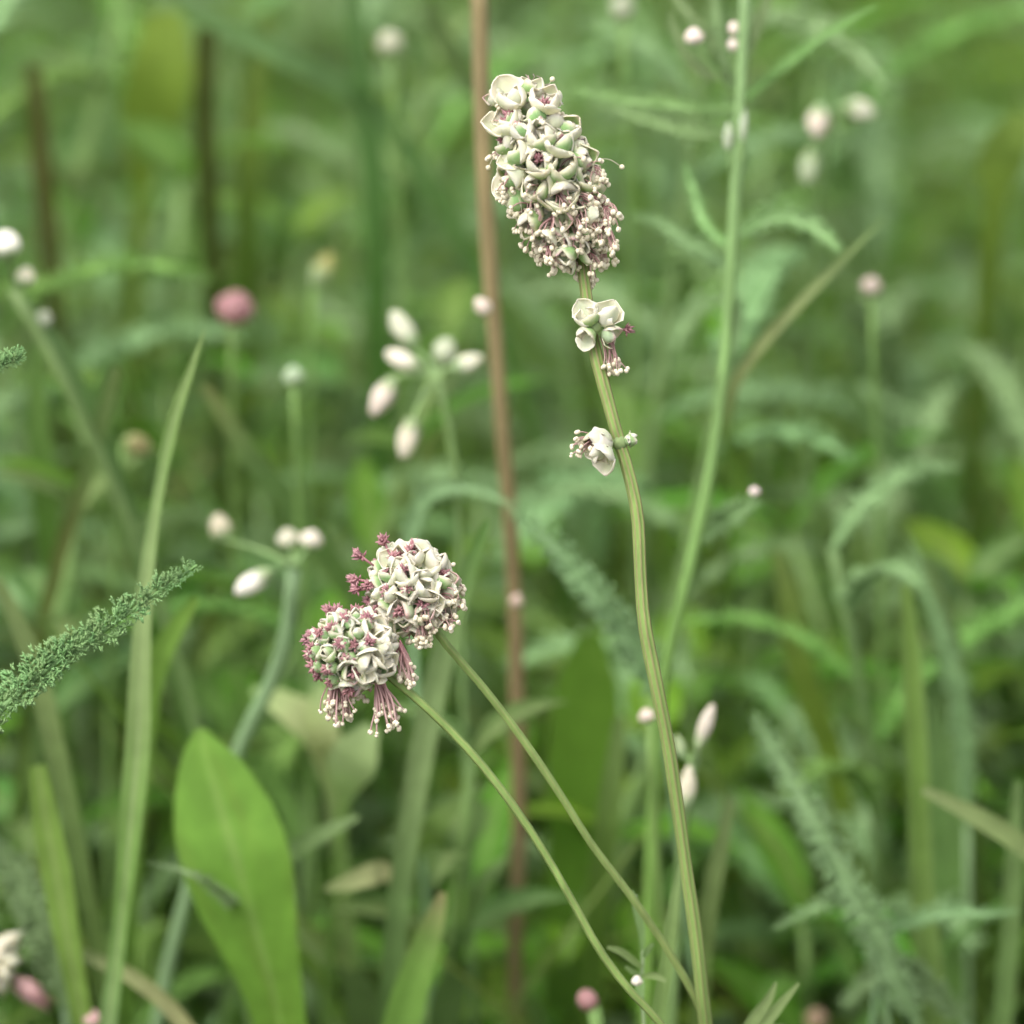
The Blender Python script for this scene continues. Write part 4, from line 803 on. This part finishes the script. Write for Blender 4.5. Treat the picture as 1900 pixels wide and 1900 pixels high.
# leaf meshes shared by the filler plants
def feather_mesh(seed, L, wd, cola, colb):
    r = random.Random(seed); c = [Vector((0, 0, 0))]; el = 0.75
    for i in range(10):
        el -= 0.10 + r.random() * 0.06; c.append(c[-1] + Vector((r.gauss(0, 0.03), math.cos(el), math.sin(el))) * L / 10)
    mb = MB(); feather_into(mb, spline(c, 22), wd, 24, seed, cola, colb, face=Vector((0, -0.3, 1)), dens=3); return mb.mesh("leaf", M_FEATHER)
FEA = [feather_mesh(i, RF.uniform(0.024, 0.044), RF.uniform(0.0030, 0.0046), c1, c2) for i, (c1, c2) in enumerate([((0.20, 0.30, 0.16), (0.32, 0.41, 0.26)), ((0.16, 0.26, 0.11), (0.26, 0.36, 0.18)), ((0.18, 0.27, 0.14), (0.28, 0.38, 0.22)), ((0.22, 0.32, 0.17), (0.34, 0.43, 0.27)), ((0.14, 0.25, 0.06), (0.24, 0.35, 0.12))])]
def lance_mesh(seed, L, wd, c0, mid, el0=0.9, droop=0.10):
    r = random.Random(seed); c = [Vector((0, 0, 0))]; el = el0
    for i in range(9):
        el -= droop * r.uniform(0.6, 1.3); c.append(c[-1] + Vector((r.gauss(0, 0.04), math.cos(el), math.sin(el))) * L / 9)
    mb = MB(); mb.blade(c, [wd * 0.25, wd * 0.6, wd * 0.95, wd, wd * 0.95, wd * 0.8, wd * 0.55, wd * 0.25, wd * 0.03], c0, Vector((0, -0.5, 1)), 0.22, 0, nv=5, mid=mid, wav=0.05, seed=seed); return mb.mesh("leaf", M_LEAF)
HLF = [lance_mesh(20 + i, RF.uniform(0.011, 0.024), RF.uniform(0.0022, 0.0046), c0, m0, 0.7, 0.12) for i, (c0, m0) in enumerate([(GGR, PALE), (GRN, (0.2, 0.3, 0.1)), (YGR, (0.26, 0.36, 0.12)), ((0.13, 0.21, 0.09), PALE), ((0.12, 0.21, 0.06), (0.2, 0.3, 0.1)), (YGR, PALE)])]
BLF = [lance_mesh(40 + i, RF.uniform(0.11, 0.19), RF.uniform(0.004, 0.0075), c0, m0, 1.25, 0.09) for i, (c0, m0) in enumerate([(YGR, (0.26, 0.36, 0.14)), (GRN, (0.2, 0.3, 0.1)), ((0.13, 0.22, 0.05), (0.22, 0.32, 0.12)), (GRN, PALE)])]

def copy_thing(src, loc, rz, sc):
    r = src.copy(); col.objects.link(r); r.location = loc; r.rotation_euler = (0, 0, rz); r.scale = (sc, sc, sc)
    for ch in src.children:
        c = ch.copy(); col.objects.link(c); c.parent = r
    return r
def stem_curve(h, r):
    c = [Vector((0, 0, -0.004))]; d = Vector((r.gauss(0, 0.10), r.gauss(0, 0.10), 1))
    for i in range(7):
        d = (d + Vector((r.gauss(0, 0.07), r.gauss(0, 0.07), 0))).normalized(); c.append(c[-1] + d * h / 7)
    return c
def place(parent, me, p, az, tilt, sc):
    m = Matrix.Translation(p) @ Matrix.Rotation(az, 4, 'Z') @ Matrix.Rotation(tilt, 4, 'X') @ Matrix.Scale(sc, 4)
    return link("leaf", me, parent, mw=m)
def yarrow_proto(seed):
    r = random.Random(seed); h = r.uniform(0.16, 0.25); t = thing("yarrow", "low feathery grey-green yarrow plant in the blurred meadow", "plant", (0, 0, 0), "yarrow plants in the blurred meadow")
    c = stem_curve(h, r); mb = MB(); mb.tube(spline(c, 16), [0.0011, 0.0009, 0.0006], [(0.16, 0.22, 0.08), (0.18, 0.26, 0.11)], n=7); link("stem", mb.mesh("stem", M_STEM), t)
    n = r.randint(19, 26)
    for i in range(n):
        u = 0.12 + 0.88 * i / (n - 1); f = u * 7; k = min(int(f), 6)
        place(t, r.choice(FEA), c[k].lerp(c[k + 1], f - k), i * 2.4 + r.random(), r.uniform(-0.1, 0.5), r.uniform(0.7, 1.2) * (1.1 - 0.4 * u))
    return t
HERB_LOOK = {(0, 3): "grey-green", (1, 4): "dark green", (2, 5): "yellow-green", (2, 1): "mixed light and dark green"}
def herb_proto(seed):
    r = random.Random(seed); h = r.uniform(0.14, 0.26); fam = r.choice([(0, 3), (1, 4), (2, 5), (2, 1)]); look = HERB_LOOK[fam]
    t = thing("leafy_herb", "slender herb with paired %s oval leaves in the blurred meadow" % look, "plant", (0, 0, 0), "%s leafy herbs in the blurred meadow" % look)
    c = stem_curve(h, r); mb = MB(); mb.tube(spline(c, 16), [0.0010, 0.0009, 0.0006], [(0.17, 0.2, 0.07), (0.19, 0.28, 0.10)], n=7); link("stem", mb.mesh("stem", M_STEM), t)
    n = r.randint(12, 16)
    for i in range(n):
        u = 0.2 + 0.8 * i / (n - 1); f = u * 7; k = min(int(f), 6); p = c[k].lerp(c[k + 1], f - k)
        for s in (0, 1): place(t, HLF[r.choice(fam)], p, i * 1.57 + s * math.pi + r.uniform(-0.3, 0.3), r.uniform(-0.2, 0.5), r.uniform(0.75, 1.25) * (1.15 - 0.4 * u))
    return t
def tuft_proto(seed):
    r = random.Random(seed); t = thing("leaf_rosette", "upright rosette of broad lance leaves in the blurred meadow", "plant", (0, 0, 0), "leaf rosettes in the blurred meadow")
    for i in range(r.randint(4, 6)): place(t, r.choice(BLF), Vector((r.gauss(0, 0.003), r.gauss(0, 0.003), -0.003)), i * 1.3 + r.random(), r.uniform(-0.05, 0.25), r.uniform(0.8, 1.2))
    return t
def extent(t):
    pts = []
    for ch in t.children:
        n = len(ch.data.vertices); co = np.empty(n * 3, dtype=np.float32); ch.data.vertices.foreach_get("co", co)
        co = co.reshape(-1, 3)[::max(1, n // 12)]; m = np.array(ch.matrix_basis); pts.append(co @ m[:3, :3].T + m[:3, 3])
    return np.concatenate(pts)
def scatter(protos, count, y0, y1, near_, smin, smax, extra=0.10):
    ex = [extent(t) for t in protos]; used = [False] * len(protos); n = 0; tries = 0
    while n < count and tries < count * 40:
        tries += 1; i = RF.randrange(len(protos)); x, y = spot(y0, y1, extra, near_); sc = RF.uniform(smin, smax); rz = RF.uniform(0, 6.28)
        c, s_ = math.cos(rz), math.sin(rz); p = ex[i] * sc
        p = np.stack([p[:, 0] * c - p[:, 1] * s_ + x, p[:, 0] * s_ + p[:, 1] * c + y, p[:, 2]], 1)
        if blocks_np(p, 0.012): continue
        if not used[i]:
            t = protos[i]; used[i] = True; t.location = (x, y, 0); t.rotation_euler = (0, 0, rz); t.scale = (sc, sc, sc)
        else: copy_thing(protos[i], (x, y, 0), rz, sc)
        n += 1
    for i, u in enumerate(used):
        if not u:
            for ch in list(protos[i].children): bpy.data.objects.remove(ch)
            bpy.data.objects.remove(protos[i])
    return n
n1 = scatter([yarrow_proto(i) for i in range(7)], 200, 0.60, 1.35, 2.0, 0.85, 1.4)
n2 = scatter([herb_proto(60 + i) for i in range(9)], 250, 0.60, 1.35, 2.0, 0.85, 1.4)
n3 = scatter([tuft_proto(90 + i) for i in range(4)], 30, 0.68, 1.5, 1.6, 0.8, 1.15)
print("filler", n1, n2, n3)

# grass: one uncountable sward, and low ground cover
GC = [GRN, YGR, GGR, (0.16, 0.29, 0.07), (0.14, 0.27, 0.05), (0.21, 0.33, 0.13), (0.24, 0.26, 0.09), (0.19, 0.33, 0.08)]
mb = MB(); k = 0; tries = 0
while k < 9000 and tries < 60000:
    tries += 1; x, y = spot(0.58, 3.0, 0.16, 2.4); h = RF.uniform(0.10, 0.29); az = RF.uniform(0, 6.28); lean = RF.uniform(0.05, 0.5)
    c = [Vector((x, y, -0.003))]; d = Vector((math.cos(az) * lean, math.sin(az) * lean, 1)).normalized()
    for i in range(6):
        d = (d + Vector((math.cos(az), math.sin(az), -0.25)) * RF.uniform(0.02, 0.17)).normalized(); c.append(c[-1] + d * h / 6)
    if blocks(c[2:]): continue
    wd = RF.uniform(0.0005, 0.0015); cc = RF.choice(GC); cc = mixc(cc, (0.3, 0.3, 0.14), RF.random() ** 3 * 0.6)
    mb.blade(c, [wd, wd * 1.1, wd, wd * 0.85, wd * 0.6, wd * 0.05], [mixc(cc, (0.16, 0.19, 0.08), 0.4), cc, cc], Vector((RF.gauss(0, 1), -1, 0.4)), 0.3, [0, RF.uniform(-1, 1)], nv=3); k += 1
tag(link("meadow_grass", mb.mesh("meadow_grass", M_LEAF)), "blurred green meadow grass filling the ground behind the burnets", "grass", kind="stuff")
mb = MB()
for i in range(5200):
    x, y = spot(0.5, 3.2, 0.2, 1.6); z = RF.uniform(0.008, 0.05); az = RF.uniform(0, 6.28); d = Vector((math.cos(az), math.sin(az), RF.uniform(-0.1, 0.5))); L_ = RF.uniform(0.008, 0.02)
    p = Vector((x, y, z)); c = [p, p + d * L_ * 0.5 + Vector((0, 0, L_ * 0.1)), p + d * L_]; wd = L_ * RF.uniform(0.2, 0.4); cc = RF.choice(GC)
    mb.blade(c, [wd * 0.4, wd, wd * 0.1], cc, Vector((0, 0, 1)), 0.15, 0, nv=3)
tag(link("ground_cover", mb.mesh("ground_cover", M_LEAF)), "low leafy ground cover beneath the meadow plants", "ground cover", kind="stuff")
